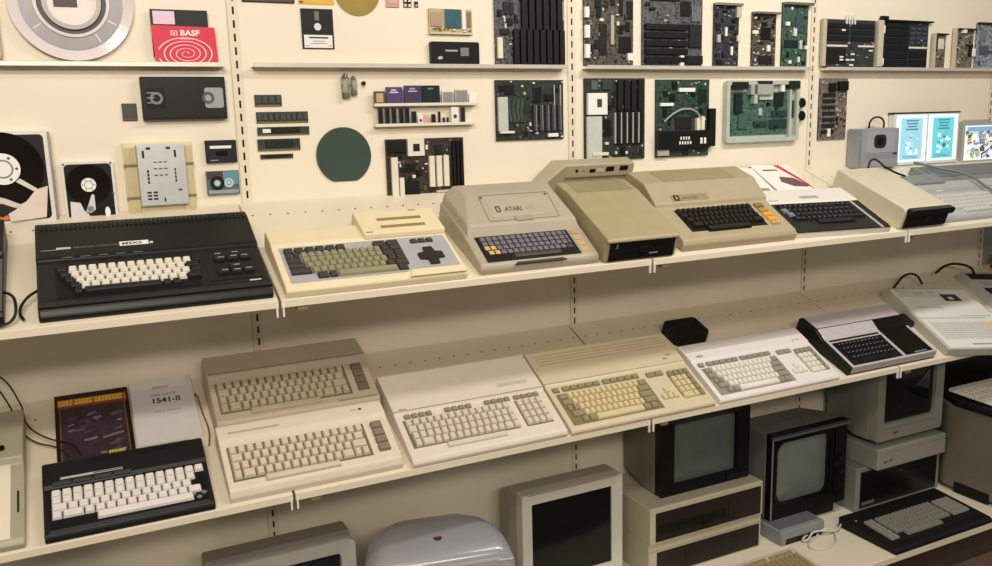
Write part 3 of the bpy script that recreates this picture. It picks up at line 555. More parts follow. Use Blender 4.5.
# --- grey wall box, lit panels
t = thing('camera_unit', 'grey plastic box with a dark round lens beside the lit blue panels', 'camera box', (2.185, -.06, 1.361)); f = Fr(t, 0, 0, R(90))
obj('housing', box_me(.212, .058, .146, M('#8f9298', .45), .006), t, (0, 0, 0)); f.box('front_panel', .04, .185, .055, .135, .003, M('#9a9da3', .45), .001, -.001)
f.put('lens_bezel', poly_me(rrect(-.03,-.024,.03,.024,.014), .004, M('#2a2b30', .35), .001, 1), .105, .098, .0015); f.disc('lens', .105, .098, .014, .004, M('#0d0e12', .1), .005, 24)
for y in (.044, .036): f.box('groove', .035, .205, y, y+.002, .0006, M('#6f7278', .5), 0, 0)
f.put('slot_mark', poly_me([(0,0),(.022,0),(.022,.008),(0,.004)], .0008, DARK), .178, .048, 0); f.box('side_strip', .0, .012, .003, .143, .002, M('#7d8086', .5), .0005, -.0005)
obj('cord', tube_me([(.08,.03,.145),(.076,.02,.172),(.105,.02,.186),(.15,.025,.172),(.17,.04,.14)], .0035, BLACK), t, label='black cord loop')
t = thing('lit_display', 'pair of backlit pale blue information panels in a white frame', 'lit display', (2.402, -.03, 1.362)); f = Fr(t, 0, 0, R(90))
obj('housing', box_me(.37, .028, .195, M('#d9dcdc', .4), .002), t, (0,0,0)); f.box('top_bar', -.004, .374, .193, .2, .03, M('#2e2a2a', .5), .001, -.03)
GLOW = M('#c2eaf2', .4, 0, .02, emit=1.2); BLU = M('#8fc3d6', .4, 0, .08, emit=.6); BLU2 = M('#62bccb', .4, 0, .08, emit=.65); INK = M('#4f8ea6', .5, 0, .05, emit=.3)
for i, (x, m) in enumerate(((.012, BLU), (.192, BLU2))):
    f.box('lit_panel', x, x+.166, .012, .188, .002, GLOW, .0005, -.0005, 'glowing pale panel')
    f.box('printed_field', x+.022, x+.144, .02, .178, .0008, m, 0, .0014)
    for j, (a, b) in enumerate(((.05,.12),(.055,.115),(.06,.11),(.05,.118))): f.box('print_line', x+a, x+b, .165-j*.011, .171-j*.011, .0005, INK, 0, .002)
    rg = random.Random(40+i)
    for j in range(16):
        a, b = x+rg.uniform(.045,.11), rg.uniform(.035,.11); f.box('print_patch', a, a+rg.uniform(.006,.02), b, b+rg.uniform(.004,.013), .0005, rg.choice([GLOW, INK, GLOW, M('#a4dce6', .4, emit=.5)]), 0, .002)
    for j in range(2): f.box('print_line', x+.04, x+.12, .026+j*.006, .0285+j*.006, .0005, INK, 0, .002)
t = thing('lit_display', 'bright framed colour picture cut off by the right edge', 'lit display', (2.80, -.03, 1.355)); f = Fr(t, 0, 0, R(90))
obj('housing', box_me(.3, .028, .165, M('#a8a9a3', .4), .002), t, (0,0,0)); f.box('lit_panel', .012, .29, .01, .148, .002, M('#dfe9ee', .4, 0, .05, emit=.6), .0005, -.0005)
rg = random.Random(9)
for j in range(90):
    a, b = rg.uniform(.014,.26), rg.uniform(.014,.12); f.poly('print_patch', [(a,b),(a+rg.uniform(.01,.03),b+rg.uniform(0,.01)),(a+rg.uniform(.012,.026),b+rg.uniform(.012,.03)),(a-.004,b+rg.uniform(.01,.02))], .0004+.00001*j, M(rg.choice(['#6f8bb0','#b9c470','#56606c','#8aa36c','#dfe6ea','#a58fa8','#8fb2c8','#4a566c','#eef2f4']), .4, emit=.3), .0014)
f.box('title_band', .02, .28, .125, .143, .002, M('#7fb0d6', .4, emit=.4), 0, .0012); f.box('top_rail', .02, .16, .165, .172, .02, M('#b9b3a4', .5), .002, -.022)
# ================================================================== UPPER SHELF
def case(t, prof, w, mat, bev=.003, name='case', x=0, label=None): return obj(name, prism_me(prof, w, mat, bev), t, (x,0,0), label=label)
# black computer cut by the left edge
t = on_shelf('home_computer', 'black computer cut off by the left edge on the upper shelf', 'computer', UPZ, -.985, .02)
case(t, [(0,0),(0,.02),(.01,.028),(.2,.045),(.21,.055),(.345,.06),(.345,0)], .432, BLACK); f = slope(t, (.01,.028), (.2,.045))
f.keys([(0, K('d',16))]*4, .06, .05, .0205, .02, .009, {'d': CHIPB}); f.box('side_strip', .425, .43, .0, .18, .001, M('#4a4a4c', .4), 0, -.0004)
# wide black home computer
t = on_shelf('home_computer', 'wide black home computer with white letter keys on the upper shelf', 'computer', UPZ, -.494, .012)
HB = M('#1a1b1d', .38, 0, .05)
case(t, [(0,0),(0,.012),(.012,.024),(.035,.03),(.17,.04),(.178,.047),(.3,.058),(.322,.056),(.322,0)], .458, HB, .004)
f = slope(t, (.035,.03), (.17,.04))
f.box('front_band', .0, .458, -.022, -.004, .004, M('#212226', .25), .0015, -.004)
f.box('shaded_key_well', .035, .315, .003, .118, .0012, MATTEBLK, .0004); f.box('cursor_well', .33, .445, .012, .112, .0012, M('#17181a', .4), .0004)
KW = M('#d8d2c6', .5); KB_ = M('#242528', .45)
ms = {'w': KW, 'd': KB_}
f.keys([(1.6, K('d',1)+[(8,'d')]+K('d',2)), (1.25, K('d',1,1.1)+K('w',11)+K('d',1,1.6)), (.75, K('d',1,1.1)+K('w',12)+K('d',1,1.2)), (.3, K('d',1,1.1)+K('w',12)+K('d',1,1.6)), (0, K('d',1,1.2)+K('w',13)+K('d',1))], .036, .008, .0189, .0197, .008, ms, .001)
f.keys([(0, K('d',5,2.3))], .07, .105, .018, .012, .004, ms, .001, name='function_key')
f.keys([(0, K('d',3,1.5))], .35, .082, .0185, .018, .007, ms, .001); f.keys([(0, K('d',3,1.5)), (1.5, K('d',1,1.5))], .35, .03, .0185, .018, .007, ms, .001, name='cursor_key')
MK = M('#8c8d90', .5)
for x, s in ((.36,.088),(.388,.09),(.412,.09),(.357,.113),(.395,.115),(.361,.037),(.388,.054),(.387,.036),(.412,.038)): f.box('key_mark', x, x+.013, s, s+.0035, .0004, MK, 0, .0086 if s < .11 else .002)
f.box('maker_plate', .413, .438, .0, .005, .0006, M('#b5b4b2', .4), 0, .0)
f2 = slope(t, (.178,.047), (.3,.058))
f2.box('title_line', .01, .045, .028, .030, .0005, PRINTL, 0); f2.box('maker_name', .04, .068, .03, .037, .0006, M('#b9b8b6', .5), 0)
f2.text('PERSONAL COMPUTER', .073, .03, .009, M('#6d6d6f', .5)); f2.box('badge', .165, .225, .026, .042, .0012, M('#e0dfdc', .4), .0003, 0, 'pale grey model badge'); f2.text('MSX2', .17, .029, .0125, PRINT, .0013, sx=1.35, bold=.02); f2.box('badge_end', .227, .234, .028, .035, .0012, M('#c9c8c5', .4), 0)
for i in range(5): f2.box('key_caption', .05+i*.035, .07+i*.035, -.004, .0, .0004, M('#55565a', .5), 0)
for i in range(46): f2.box('vent_tooth', .012+i*.0096, .0165+i*.0096, .108, .128, .003, HB, .0006, -.0005)
# cords beside it
tag(obj('cord', tube_me([(-.565,-.45,1.196),(-.54,-.445,1.205),(-.532,-.42,1.235),(-.548,-.38,1.25),(-.565,-.36,1.245)], .003, BLACK)), 'black cord loop at the left edge of the upper shelf', 'cord')
tag(obj('cord', tube_me([(-.52,-.44,1.203),(-.526,-.425,1.213),(-.515,-.39,1.235),(-.49,-.36,1.248),(-.47,-.33,1.26)], .003, BLACK)), 'black cord curling out left of the wide black computer', 'cord')
# yellowed computer with cross pad
YC = M('#dccfad', .45, 0, .03); PGY = M('#a3a2a8', .45, 0, .04)
t = on_shelf('home_computer', 'yellowish cream computer with grey key panel and dark cross pad', 'computer', UPZ, -.011, .004)
case(t, [(0,0),(0,.016),(.008,.024),(.155,.042),(.16,.048),(.225,.05),(.23,.046),(.23,0)], .438, YC, .004)
f = slope(t, (.008,.024), (.155,.042))
f.poly('front_step', [(.29,-.008),(.30,.016),(.43,.016),(.436,-.008)], .004, YC, -.001, .001)
f.poly('key_panel', [(.016,.012),(.29,.012),(.305,.02),(.428,.02),(.428,.145),(.016,.145)], .0025, PGY, -.001)
DK = M('#37322f', .5); OL = M('#8b8769', .5); ms = {'d': DK, 'o': OL, 'p': PGY}
f.keys([(3.2, K('d',1,1.5)+K('d',1,1.2)+[(8.2,'o')]+K('d',1,1.5)), (0, K('d',1,2.8)+K('o',10)+K('d',1,1.2)+K('d',1,2)), (0, K('d',1,2.3)+K('o',11)+K('d',1,1.2)+K('d',1,1.5)), (0, K('d',1,2)+K('o',11)+K('d',2,1.5)), (0, K('d',2,1)+K('o',11)+K('d',1,1.2)+K('d',1,1.8)), (0, K('d',6,1.4)+[(3.8,'_')]+K('d',2,1.9))], .022, .017, .0176, .0195, .008, ms, .001)
f.put('cross_pad', poly_me([(-.012,-.034),(.012,-.034),(.012,-.012),(.032,-.012),(.032,.012),(.012,.012),(.012,.034),(-.012,.034),(-.012,.012),(-.032,.012),(-.032,-.012),(-.012,-.012)], .006, M('#2d2928', .4), .0015, 1), .367, .062, .001, 'dark cross pad')
f.keys([(0, K('d',3,1))], .333, .117, .0205, .016, .006, ms, .001, name='function_key')
o = case(t, [(.155,.044),(.158,.058),(.262,.066),(.268,.06),(.268,.0),(.228,.0),(.226,.044)], .212, YC, .003, 'cartridge_deck', .225); f2 = slope(t, (.158,.058), (.262,.066))
SL = M('#8d7a45', .6)
f2.box('cartridge_slot', .275, .392, .022, .034, .0006, SL, 0); f2.box('cartridge_slot', .275, .392, .056, .068, .0006, SL, 0); f2.box('latch_mark', .232, .248, .006, .010, .0006, SL, 0); f2.box('latch_mark', .37, .39, .095, .099, .0006, SL, 0)
# beige computer with the hump
AC = M('#a59b88', .45, 0, .03)
t = on_shelf('home_computer', 'greyish beige computer with a domed cartridge door and flat membrane keyboard', 'computer', UPZ, .466, .01)
case(t, [(0,0),(0,.016),(.01,.026),(.125,.05),(.29,.062),(.29,0)], .342, AC, .005)
bm = bmesh.new()
base = [(.004,.105,.042),(.338,.105,.042),(.338,.288,.055),(.004,.288,.055)]; mid = [(.012,.13,.07),(.33,.13,.07),(.336,.288,.085),(.006,.288,.085)]; top = [(.045,.232,.108),(.3,.232,.108),(.31,.286,.11),(.03,.286,.11)]
L = [[bm.verts.new(p) for p in q] for q in (base, mid, top)]
for a, b in zip(L, L[1:]):
    for i in range(4): bm.faces.new((a[i], a[(i+1)%4], b[(i+1)%4], b[i]))
bm.faces.new(L[0][::-1]); bm.faces.new(L[2]); bevel(bm, .004, 2); obj('hood', finish(bm, 'h', AC), t)
f = slope(t, (.01,.026), (.125,.05)); f.box('keyboard_frame', .022, .292, .004, .1, .002, M('#1e1815', .4), .0008)
ms = {'g': M('#6a6470', .5), 'd': M('#3c3634', .5), 'y': M('#c9a566', .5)}
f.keys([(4, [(8,'d')]), (.3, K('y',2,1)+K('g',11)+K('d',1,1.3)), (0, K('y',2,1)+K('g',12)+K('g',1,.6)), (0, K('g',14)+K('g',1,.6)), (0, K('g',14)+K('g',1,.6))], .032, .012, .0173, .0172, .0016, ms, .0018, .002)
f.poly('front_notch', [(.09,-.012),(.24,-.012),(.23,-.004),(.1,-.004)], .003, M('#3a342c', .5), -.001)
for i in range(4): f.box('console_key', .298, .322, .014+i*.022, .03+i*.022, .002, M('#b8a06e' if i < 3 else '#a39074', .45), .0008, 0, 'yellow console key')
f2 = slope(t, (.13,.07), (.232,.108)); LINE = M('#7c7363', .5)
f2.put('door', ring_me(rrect(.075,.008,.285,.102,.006), rrect(.0775,.0105,.2825,.0995,.005), .0008, LINE), 0, 0, -.0002); f2.put('door_panel', poly_me(rrect(.09,.02,.27,.085,.004), .0008, M('#a89e8c', .4)), 0, 0, -.0002)
f2.put('latch', poly_me(rrect(.152,.004,.204,.02,.003), .003, M('#998f7c', .45), .0008, 1), 0, 0, 0)
f2.put('emblem', ring_me(rrect(.108,.038,.122,.06,.003), rrect(.112,.042,.118,.056,.001), .0006, M('#4a4542', .5)), 0, 0, .0006); f2.text('ATARI', .134, .04, .0215, M('#3f3a35', .5), .0006, sx=.85, bold=.02)
f2.text('400', .193, .04, .0215, M('#9b8f74', .5), .0006, sx=.9)
for x in (.078, .272): f2.box('hinge_dot', x, x+.006, .09, .096, .001, M('#3a3530', .5), 0)
# disk drive with black front
BC = M('#9c9170', .45, 0, .03); BC2 = M('#a2967a', .45, 0, .03)
t = on_shelf('disk_drive', 'beige box disk drive with a black front, right of the hooded computer', 'disk drive', UPZ, .818, .004)
case(t, [(.012,0),(0,.004),(.006,.056),(-.004,.062),(.004,.07),(.2,.094),(.222,.098),(.3,.096),(.3,0)], .232, BC, .004)
f = slope(t, (.0,.004), (.006,.058))
f.box('front_panel', .012, .222, .002, .052, .004, BLACK, .0012, -.001, 'black front panel'); f.box('disk_slot', .03, .2, .028, .031, .0006, M('#050505', .7), 0, .003); f.box('slot_latch', .105, .13, .022, .038, .005, M('#1d1d1e', .35), .001, .003)
f.put('emblem', poly_me([(0,0),(.004,.001),(.006,.01),(.008,.001),(.012,0),(.009,.004),(.0075,.014),(.0045,.014),(.003,.004)], .0005, M('#7d7a6c', .5)), .028, .036, .003); f.box('maker_plate', .14, .168, .014, .0175, .0006, M('#8a8a88', .4), 0, .003)
f2 = slope(t, (.222,.098), (.3,.096)); f2.box('rear_panel', .03, .215, .004, .074, .0012, M('#8d8263', .45, 0, .03), .0006)
# interface box behind
t = on_shelf('interface_box', 'flat beige interface box with a row of ports standing behind the disk drive', 'interface box', UPZ, .745, .195)
IB = M('#a89d82', .45, 0, .03)
bm = bmesh.new(); P = [(.0,.1),(.15,.19),(.395,.19),(.395,.238),(.125,.238),(-.02,.13)]
a = [bm.verts.new((x,y,0)) for x, y in P]; b = [bm.verts.new((x,y,.108 if i not in (0,5) else .07)) for i, (x, y) in enumerate(P)]
bm.faces.new(a[::-1]); bm.faces.new(b)
for i in range(6): bm.faces.new((a[i], a[(i+1)%6], b[(i+1)%6], b[i]))
bmesh.ops.recalc_face_normals(bm, faces=bm.faces[:]); bevel(bm, .004, 2); obj('housing', finish(bm, 'ib', IB), t); obj('lower_lip', box_me(.24, .006, .004, M('#6d644e', .5), .001), t, (.153, .1855, .068))
f = Fr(t, .19, .074, R(90)); DKP = M('#17181b', .4)
f.put('jack', poly_me(circ(0,0,.005,16), .001, DKP), .19, .016, 0); f.disc('jack', .215, .014, .002, .001, DKP, 0, 10)
f.put('port', poly_me(rrect(.235,.009,.255,.02,.002), .001, DKP), 0, 0, 0); f.put('switch', poly_me(rrect(.26,.01,.285,.019,.002), .0015, M('#c1b79d', .4)), 0, 0, 0); f.put('port', poly_me(rrect(.293,.01,.322,.025,.003), .001, DKP), 0, 0, 0); f.put('port', poly_me(rrect(.342,.011,.372,.026,.003), .001, DKP), 0, 0, 0)
# beige computer with orange keys
t = on_shelf('home_computer', 'beige computer with dark brown keys and a column of orange function keys', 'computer', UPZ, 1.086, .018)
case(t, [(0,0),(0,.02),(.012,.032),(.155,.056),(.162,.068),(.195,.082),(.235,.1),(.325,.098),(.33,.09),(.33,0)], .42, BC2, .004)
f = slope(t, (.012,.032), (.155,.056))
ms = {'k': M('#241d18', .45), 'o': M('#d9922e', .45), 'b': M('#8a6a34', .45)}
f.box('shaded_key_well', .055, .335, .03, .132, .001, M('#14100d', .5), .0004)
f.keys([(2.9, [(8.6,'k')]), (.8, K('k',1,2)+K('k',10)+K('k',1,2.2)), (.3, K('k',1,1.6)+K('k',12)+K('k',1,1)), (0, K('k',1,1.4)+K('k',12)+K('k',1,1.4)), (0, K('k',15,1))], .056, .022, .0184, .0215, .009, ms, .0008)
for s, c, lb in ((.112,'#7f6a3a','olive function key'),(.088,'#a8843c',None),(.066,'#d6952e','orange function key'),(.044,'#e39a2c','orange function key'),(.028,'#b3a276',None)):
    f.put('function_key', key_me(.034, .019 if s > .03 else .012, .006, M(c, .45)), .35, s, .0005, lb)
f2 = slope(t, (.162,.068), (.195,.082)); f2.box('name_plate', .065, .2, .006, .03, .0008, M('#8d815f', .4), .0003)
f2.put('emblem', poly_me(rrect(.075,.007,.095,.029,.004), .0006, M('#2a2016', .4)), 0, 0, .0008); f2.put('emblem_mark', poly_me([(-.006,-.007),(-.002,-.003),(-.001,.008),(.001,.008),(.002,-.003),(.006,-.007),(.0025,-.005),(0,-.001),(-.0025,-.005)], .0004, M('#d8c48c', .4)), .085, .018, .0013)
f2.text('ATARI 800', .105, .012, .0125, M('#5a4a34', .5), .0009, sx=1)
f3 = slope(t, (.235,.1), (.325,.098)); f3.box('cartridge_door', .075, .35, .004, .082, .0014, M('#968a6a', .45, 0, .03), .0006); f.box('power_light', .235, .24, .139, .142, .001, M('#2a1d12', .4), 0)
# booklets behind the white computer
def sheet(name, label, cat, z, x, v, w, l, extra, mat, rz=0, th=.003, group=None, lift=0):
    t = on_shelf(name, label, cat, z, x, v, rz, group, extra); obj('cover', box_me(w, l, th, mat, .0005), t); return t, Fr(t, 0, th-.0002, 0)
t, f = sheet('booklet', 'plain white booklet with a small grey picture behind the white computer, left one', 'booklet', UPZ, 1.59, .30, .105, .19, R(6), PAPER, -.12)
f.box('printed_picture', .02, .085, .035, .055, .0004, PRINTL, 0); f.box('fold_line', .1, .103, .01, .185, .0004, M('#5d6a80', .6), 0); f.box('print_line', .02, .05, .085, .092, .0004, PRINTL, 0)
t, f = sheet('booklet', 'white booklet with a red corner stripe and a dark photo, right one', 'booklet', UPZ, 1.705, .295, .165, .2, R(6), PAPER, -.06)
f.poly('red_stripe', [(.098,.199),(.124,.199),(.162,.075),(.162,.02),(.148,.075)], .0004, M('#d5322f', .5), 0, 0, 'red corner stripe')
f.poly('printed_picture', [(.055,.085),(.07,.12),(.125,.11),(.158,.06),(.145,.05),(.09,.055)], .0005, M('#6b4a55', .5, 0, .4, scale=70), 0); f.box('print_line', .03, .095, .16, .168, .0004, PRINT, 0)
# white computer with black keyboard
WC = M('#d9d4cc', .42, 0, .02)
t = on_shelf('home_computer', 'white computer with a black keyboard field and silver right strip', 'computer', UPZ, 1.512, .025, R(-3))
case(t, [(0,0),(0,.014),(.006,.02),(.16,.034),(.165,.037),(.245,.041),(.25,.036),(.25,0)], .382, WC, .003)
f = slope(t, (.006,.02), (.16,.034)); BK = M('#1c1c1e', .45)
f.box('keyboard_field', .002, .338, -.0065, .152, .003, M('#222224', .4), .001, -.001); f.box('side_strip', .338, .35, -.0065, .154, .003, M('#c5c0c8', .25, .5), .0005, -.001, 'silver side strip'); f.box('side_gap', .35, .379, -.0065, .154, .0026, M('#151517', .4), .001, -.001)
ms = {'k': BK, 'g': M('#75757a', .5)}
f.keys([(4.5, [(7.5,'k')]), (.6, K('k',1,1.6)+K('k',11)+K('k',1,2)), (.3, K('g',1,1.3)+K('k',12)+K('k',1,1.6)), (0, K('g',1,1.2)+K('k',12)+K('k',2,1)), (0, K('k',15,1))], .028, .03, .0196, .0225, .006, ms, .0018)
for r in range(4):
    for c in range(12): f.box('key_mark', .05+c*.0215, .054+c*.0215, .061+r*.0225, .0635+r*.0225, .0003, M('#8d8d90', .5), 0, .0081)
f2 = slope(t, (.165,.037), (.245,.041)); f2.box('name_plate', .16, .235, .018, .034, .0006, M('#aeb0ae', .35, .3), 0); f2.box('print_line', .02, .06, .01, .014, .0004, PRINTL, 0)
# second disk drive
t = on_shelf('disk_drive', 'cream box disk drive with an overhanging black front beside the white computer', 'disk drive', UPZ, 1.942, .012, R(0))
case(t, [(.01,0),(0,.004),(.002,.062),(.01,.07),(.3,.076),(.305,.07),(.305,0)], .212, M('#c6bfa9', .45, 0, .03), .003)
f = Fr(t, 0, .006, R(88)); f.box('front_panel', .012, .209, 0, .05, .006, BLACK, .0015, -.001, 'black front panel')
f.put('top_bezel', poly_me(rrect(.008,.046,.213,.067,.008), .02, M('#1b1c1d', .3), .002, 1), 0, 0, -.002, 'rounded black bezel'); f.box('disk_slot', .03, .19, .026, .03, .001, M('#050505', .7), 0, .0045); f.box('slot_latch', .1, .13, .02, .04, .004, CHIPB, .001, .0045)
obj('cord', tube_me([(.14,.3,.07),(.17,.315,.1),(.2,.28,.085),(.24,.26,.07),(.28,.25,.06)], .0035, BLACK), t, label='black cord')
# grey computer
GC = M('#a8aaac', .45, 0, .03); GD = M('#7e8285', .45, 0, .03)
t = on_shelf('home_computer', 'low grey computer with pale keys at the right end of the upper shelf', 'computer', UPZ, 2.165, .02)
case(t, [(0,0),(0,.012),(.008,.022),(.14,.036),(.215,.042),(.22,.038),(.22,0)], .62, GC, .003)
f = slope(t, (.008,.022), (.14,.036)); ms = {'g': M('#b9bab8', .5)}
f.keys([(2.2, [(7,'g')]), (.3, K('g',13)+K('g',4,1.2)), (0, K('g',14)+K('g',4,1.2)), (0, K('g',14)+K('g',4,1.2)), (0, K('g',14)+K('g',4,1.2))], .08, .01, .0205, .0215, .006, ms, .0006)
f2 = slope(t, (.14,.036), (.215,.042)); f2.box('rear_strip', .07, .6, .006, .03, .001, M('#9b9ea0', .4), .0004); f2.box('label_plate', .13, .16, .012, .018, .0006, IVORY, 0, .001)
case(t, [(.2,.03),(.2,.05),(.255,.054),(.262,.048),(.262,0),(.222,0),(.222,.03)], .2, GD, .003, 'cartridge_housing', .03, 'darker grey rear housing')
t2 = on_shelf('expansion_box', 'grey box with dark sloping lid behind the grey computer, cut by the right edge', 'box', UPZ, 2.41, .268)
case(t2, [(0,0),(0,.022),(.015,.03),(.11,.034),(.12,.028),(.12,0)], .5, GD, .003, 'housing'); f = slope(t2, (.015,.03), (.11,.034)); f.box('lid', .02, .48, .008, .085, .002, M('#6b6f72', .5), .0008)
tag(obj('cable', tube_me([shelf_at(UPZ+.048,2.43,.38), shelf_at(UPZ+.055,2.47,.31), shelf_at(UPZ+.062,2.53,.22), shelf_at(UPZ+.055,2.52,.11), shelf_at(UPZ+.04,2.56,.04)], .005, M('#6f7375', .5))), 'thick grey cable lying across the grey computer', 'cable')

# ================================================================== LOWER SHELF
t = on_shelf('home_computer', 'beige machine with a white front sheet cut off by the left edge, lower shelf', 'computer', LOZ, -.985, .006)
case(t, [(0,0),(0,.014),(.01,.022),(.22,.034),(.23,.05),(.39,.052),(.395,.046),(.395,0)], .418, M('#a5a08a', .45, 0, .03), .004)
f = slope(t, (.01,.022), (.22,.034)); f.box('white_panel', .02, .392, .002, .215, .002, M('#e4dcc8', .5, 0, .02), .0008, 0, 'cream white front panel'); f.box('side_slot', .404, .408, .07, .13, .001, DARK, 0)
f2 = slope(t, (.23,.05), (.39,.052)); f2.disc('knob', .375, .03, .007, .006, BLACK, 0, 14); obj('cord', tube_me([f2.at(.375,.03,.008), f2.at(.33,.022,.01), f2.at(.28,.03,.006)], .002, BLACK), t)
for pts, lb in (([(-.70,-.012,1.0),(-.64,-.02,.985),(-.6,-.06,.935),(-.58,-.12,.89),(-.55,-.16,.865),(-.5,-.195,.85),(-.48,-.225,.835)], 'dark cord running from the left edge down to the black computer, lower of two'), ([(-.70,-.012,1.03),(-.62,-.02,1.0),(-.575,-.07,.935),(-.56,-.13,.895),(-.52,-.17,.87),(-.47,-.2,.855),(-.455,-.23,.838)], 'dark cord running from the left edge down to the black computer, upper of two')):
    tag(obj('cord', tube_me(pts, .0019, M('#2b2620', .5))), lb, 'cord', 'cords at the left edge')
# manuals
t, f = sheet('manual', 'dark brown covered manual with an orange title band', 'manual', LOZ, -.505, .225, .165, .245, R(2.5), M('#2b1d1b', .45, 0, .1), 0, .008)
f.box('cover_picture', .012, .153, .004, .195, .0005, M('#382a33', .4, 0, .25, scale=40), 0); f.box('frame_line', .009, .012, .004, .197, .0006, M('#7a4a24', .5), 0); f.box('frame_line', .153, .156, .004, .197, .0006, M('#7a4a24', .5), 0); f.box('frame_line', .006, .16, .194, .202, .0006, M('#8a3d1c', .5), 0)
f.box('title_band', .006, .16, .2, .226, .0005, M('#a8621f', .5), 0, 0, 'orange title band')
rg = random.Random(3)
x = .009
for wd in (4, 5, 8):
    for i in range(wd):
        f.box('title_letter', x, x+.0062, .2035, .222, .0005, M('#e0b64c', .5), 0, .0004); f.box('letter_gap', x+.0022, x+.0042, .208+rg.uniform(0,.006), .212+rg.uniform(0,.006), .0003, M('#a8621f', .5), 0, .0008); x += .0078
    x += .005
for i in range(34):
    a, b = rg.uniform(.025,.135), rg.uniform(.015,.165); f.put('picture_patch', box_me(rg.uniform(.01,.028), rg.uniform(.003,.008), .0003, M(rg.choice(['#6f677a','#554c5b','#827b8a','#463c4c']), .5), 0), a, b, .0004, None, rg.uniform(-.2,.5))
for i in range(6): f.box('picture_patch', .108+i*.006, .113+i*.006, .012+.003*(i%2), .024, .0004, M('#c9b344', .5), 0, .0004)
t, f = sheet('manual', 'white manual with the large printed number, beside the dark manual', 'manual', LOZ, -.335, .25, .148, .235, R(2.5), M('#d3d2d4', .6, 0, .02), 0, .006)
f.box('top_flap', .0, .135, .2, .234, .0008, M('#dfdcd6', .6), .0002); f.box('sticker', .052, .092, .196, .205, .0004, M('#b9b8ba', .6), 0, .0008)
f.text('1541-II', .045, .142, .026, PRINT, .0002, sx=.95, bold=.03); f.text('DISK DRIVE', .045, .168, .0125, M('#6a6a6d', .6), .0002, sx=.95); f.text("User's Manual", .047, .107, .0105, PRINTL, .0002, sx=1.05)
tag(obj('cord', tube_me([shelf_at(LOZ,-.186,.412), shelf_at(LOZ+.014,-.184,.4), shelf_at(LOZ+.004,-.176,.33), shelf_at(LOZ+.003,-.172,.26), shelf_at(LOZ+.003,-.18,.21)], .002, M('#6a5836', .5))), 'thin brown wire standing right of the white manual', 'cord')
# black computer with white keys
t = on_shelf('home_computer', 'small black computer packed with white keys on the lower shelf', 'computer', LOZ, -.533, .003)
B2 = M('#232226', .45, 0, .05)
case(t, [(0,0),(0,.012),(.006,.02),(.128,.03),(.133,.036),(.195,.042),(.205,.036),(.205,0)], .335, B2, .003)
f = slope(t, (.006,.02), (.128,.03)); ms = {'w': M('#dcd6d2', .5), 'd': M('#3a393d', .45)}
f.box('shaded_key_well', .012, .325, .012, .12, .001, M('#111113', .5), .0004); f.box('front_strip', .01, .325, .001, .008, .001, M('#3a383b', .35), .0004)
f.keys([(4.1, [(9.4,'w')]), (0, K('w',1,1)+K('w',1,2)+K('w',10)+K('w',1,1.4)), (0, K('w',1,1.5)+K('w',12)), (0, K('w',1,1)+K('w',13)), (0, K('w',1,1)+K('w',14))], .015, .014, .0207, .0196, .008, ms, .0008)
for a, b in ((0,1),(1,0),(-1,0),(0,-1)):
    f.put('cursor_key', poly_me([(-.0065,0),(0,-.0055),(.0065,0),(0,.0055)], .003, M('#77767a', .45)), .305+a*.0115, .03+b*.0105, .001)
f2 = slope(t, (.133,.036), (.195,.042))
f2.box('name_strip', .035, .16, .012, .018, .0008, M('#c9c7c8', .3, .3), .0002, 0, 'silver name strip'); f2.box('strip_tip', .1, .16, .0135, .0165, .0006, M('#5a5658', .4), 0, .0006)
for i in range(4): f2.box('function_key', .02+i*.04, .056+i*.04, -.004, .006, .003, M('#3d3b3f', .4), .0008)
for i in range(38): f2.box('vent_tooth', .1+i*.0055, .1028+i*.0055, .048, .064, .003, B2, .0005, -.0005)
# breadbin computers
def breadbin(label, x, v, mat, kmat, fmat, prof, p0, p1, s0, line=True, h=None):
    t = on_shelf('home_computer', label, 'computer', LOZ, x, v, 0, 'breadbin computers')
    case(t, prof, .408, mat, .006); f = slope(t, p0, p1); ms = {'k': kmat}
    f.box('shaded_key_well', .014, .342, s0-.003, s0+.098, .0008, M('#6e6350', .6), .0004)  # flat slab, darker than the case, as painted shade between the keys
    f.keys([(3.6, [(9,'k')])], .012, s0-.018, .0196, .017, .007, ms, .0006)
    f.keys([(0, K('k',1)+K('k',1,1.5)+K('k',10)+K('k',1,1.5)+K('k',2,.95)), (0, K('k',2,1)+K('k',12)+K('k',1,1.9)), (0, K('k',1,1.5)+K('k',13)+K('k',1,1.3)), (0, K('k',16,1))], .016, s0, .0201, .0236, .009, ms, .0006, .0022)
    for i in range(4): f.put('function_key', key_me(.03, .0215, .009, fmat), .358, s0+.002+i*.0235, .0005, 'brown function key')
    return t, f
BR1 = M('#d6cab8', .45, 0, .02); KR = M('#cbbfab', .5); FK = M('#837463', .5)
t, f = breadbin('pale beige breadbin computer in front of the darker one', -.166, .01, BR1, KR, FK, [(0,0),(0,.014),(.008,.026),(.012,.03),(.14,.05),(.155,.056),(.196,.06),(.2,.056),(.2,0)], (.012,.03), (.14,.05), .022)
f2 = slope(t, (.155,.056), (.196,.06)); f2.box('badge', .025, .145, .012, .018, .0006, M('#b3a592', .4), 0); f2.box('power_light', .345, .352, .018, .024, .001, M('#3a2018', .4), 0); f2.box('print_line', .325, .34, .02, .023, .0004, M('#a0927c', .5), 0)
t, f = breadbin('greyer breadbin computer behind the pale one, raised at the back', -.16, .211, M('#b5aa94', .45, 0, .02), M('#b0a48c', .5), M('#6f6252', .5), [(0,0),(0,.055),(.006,.064),(.13,.084),(.148,.098),(.235,.092),(.24,.086),(.24,0)], (.006,.064), (.13,.084), .026)
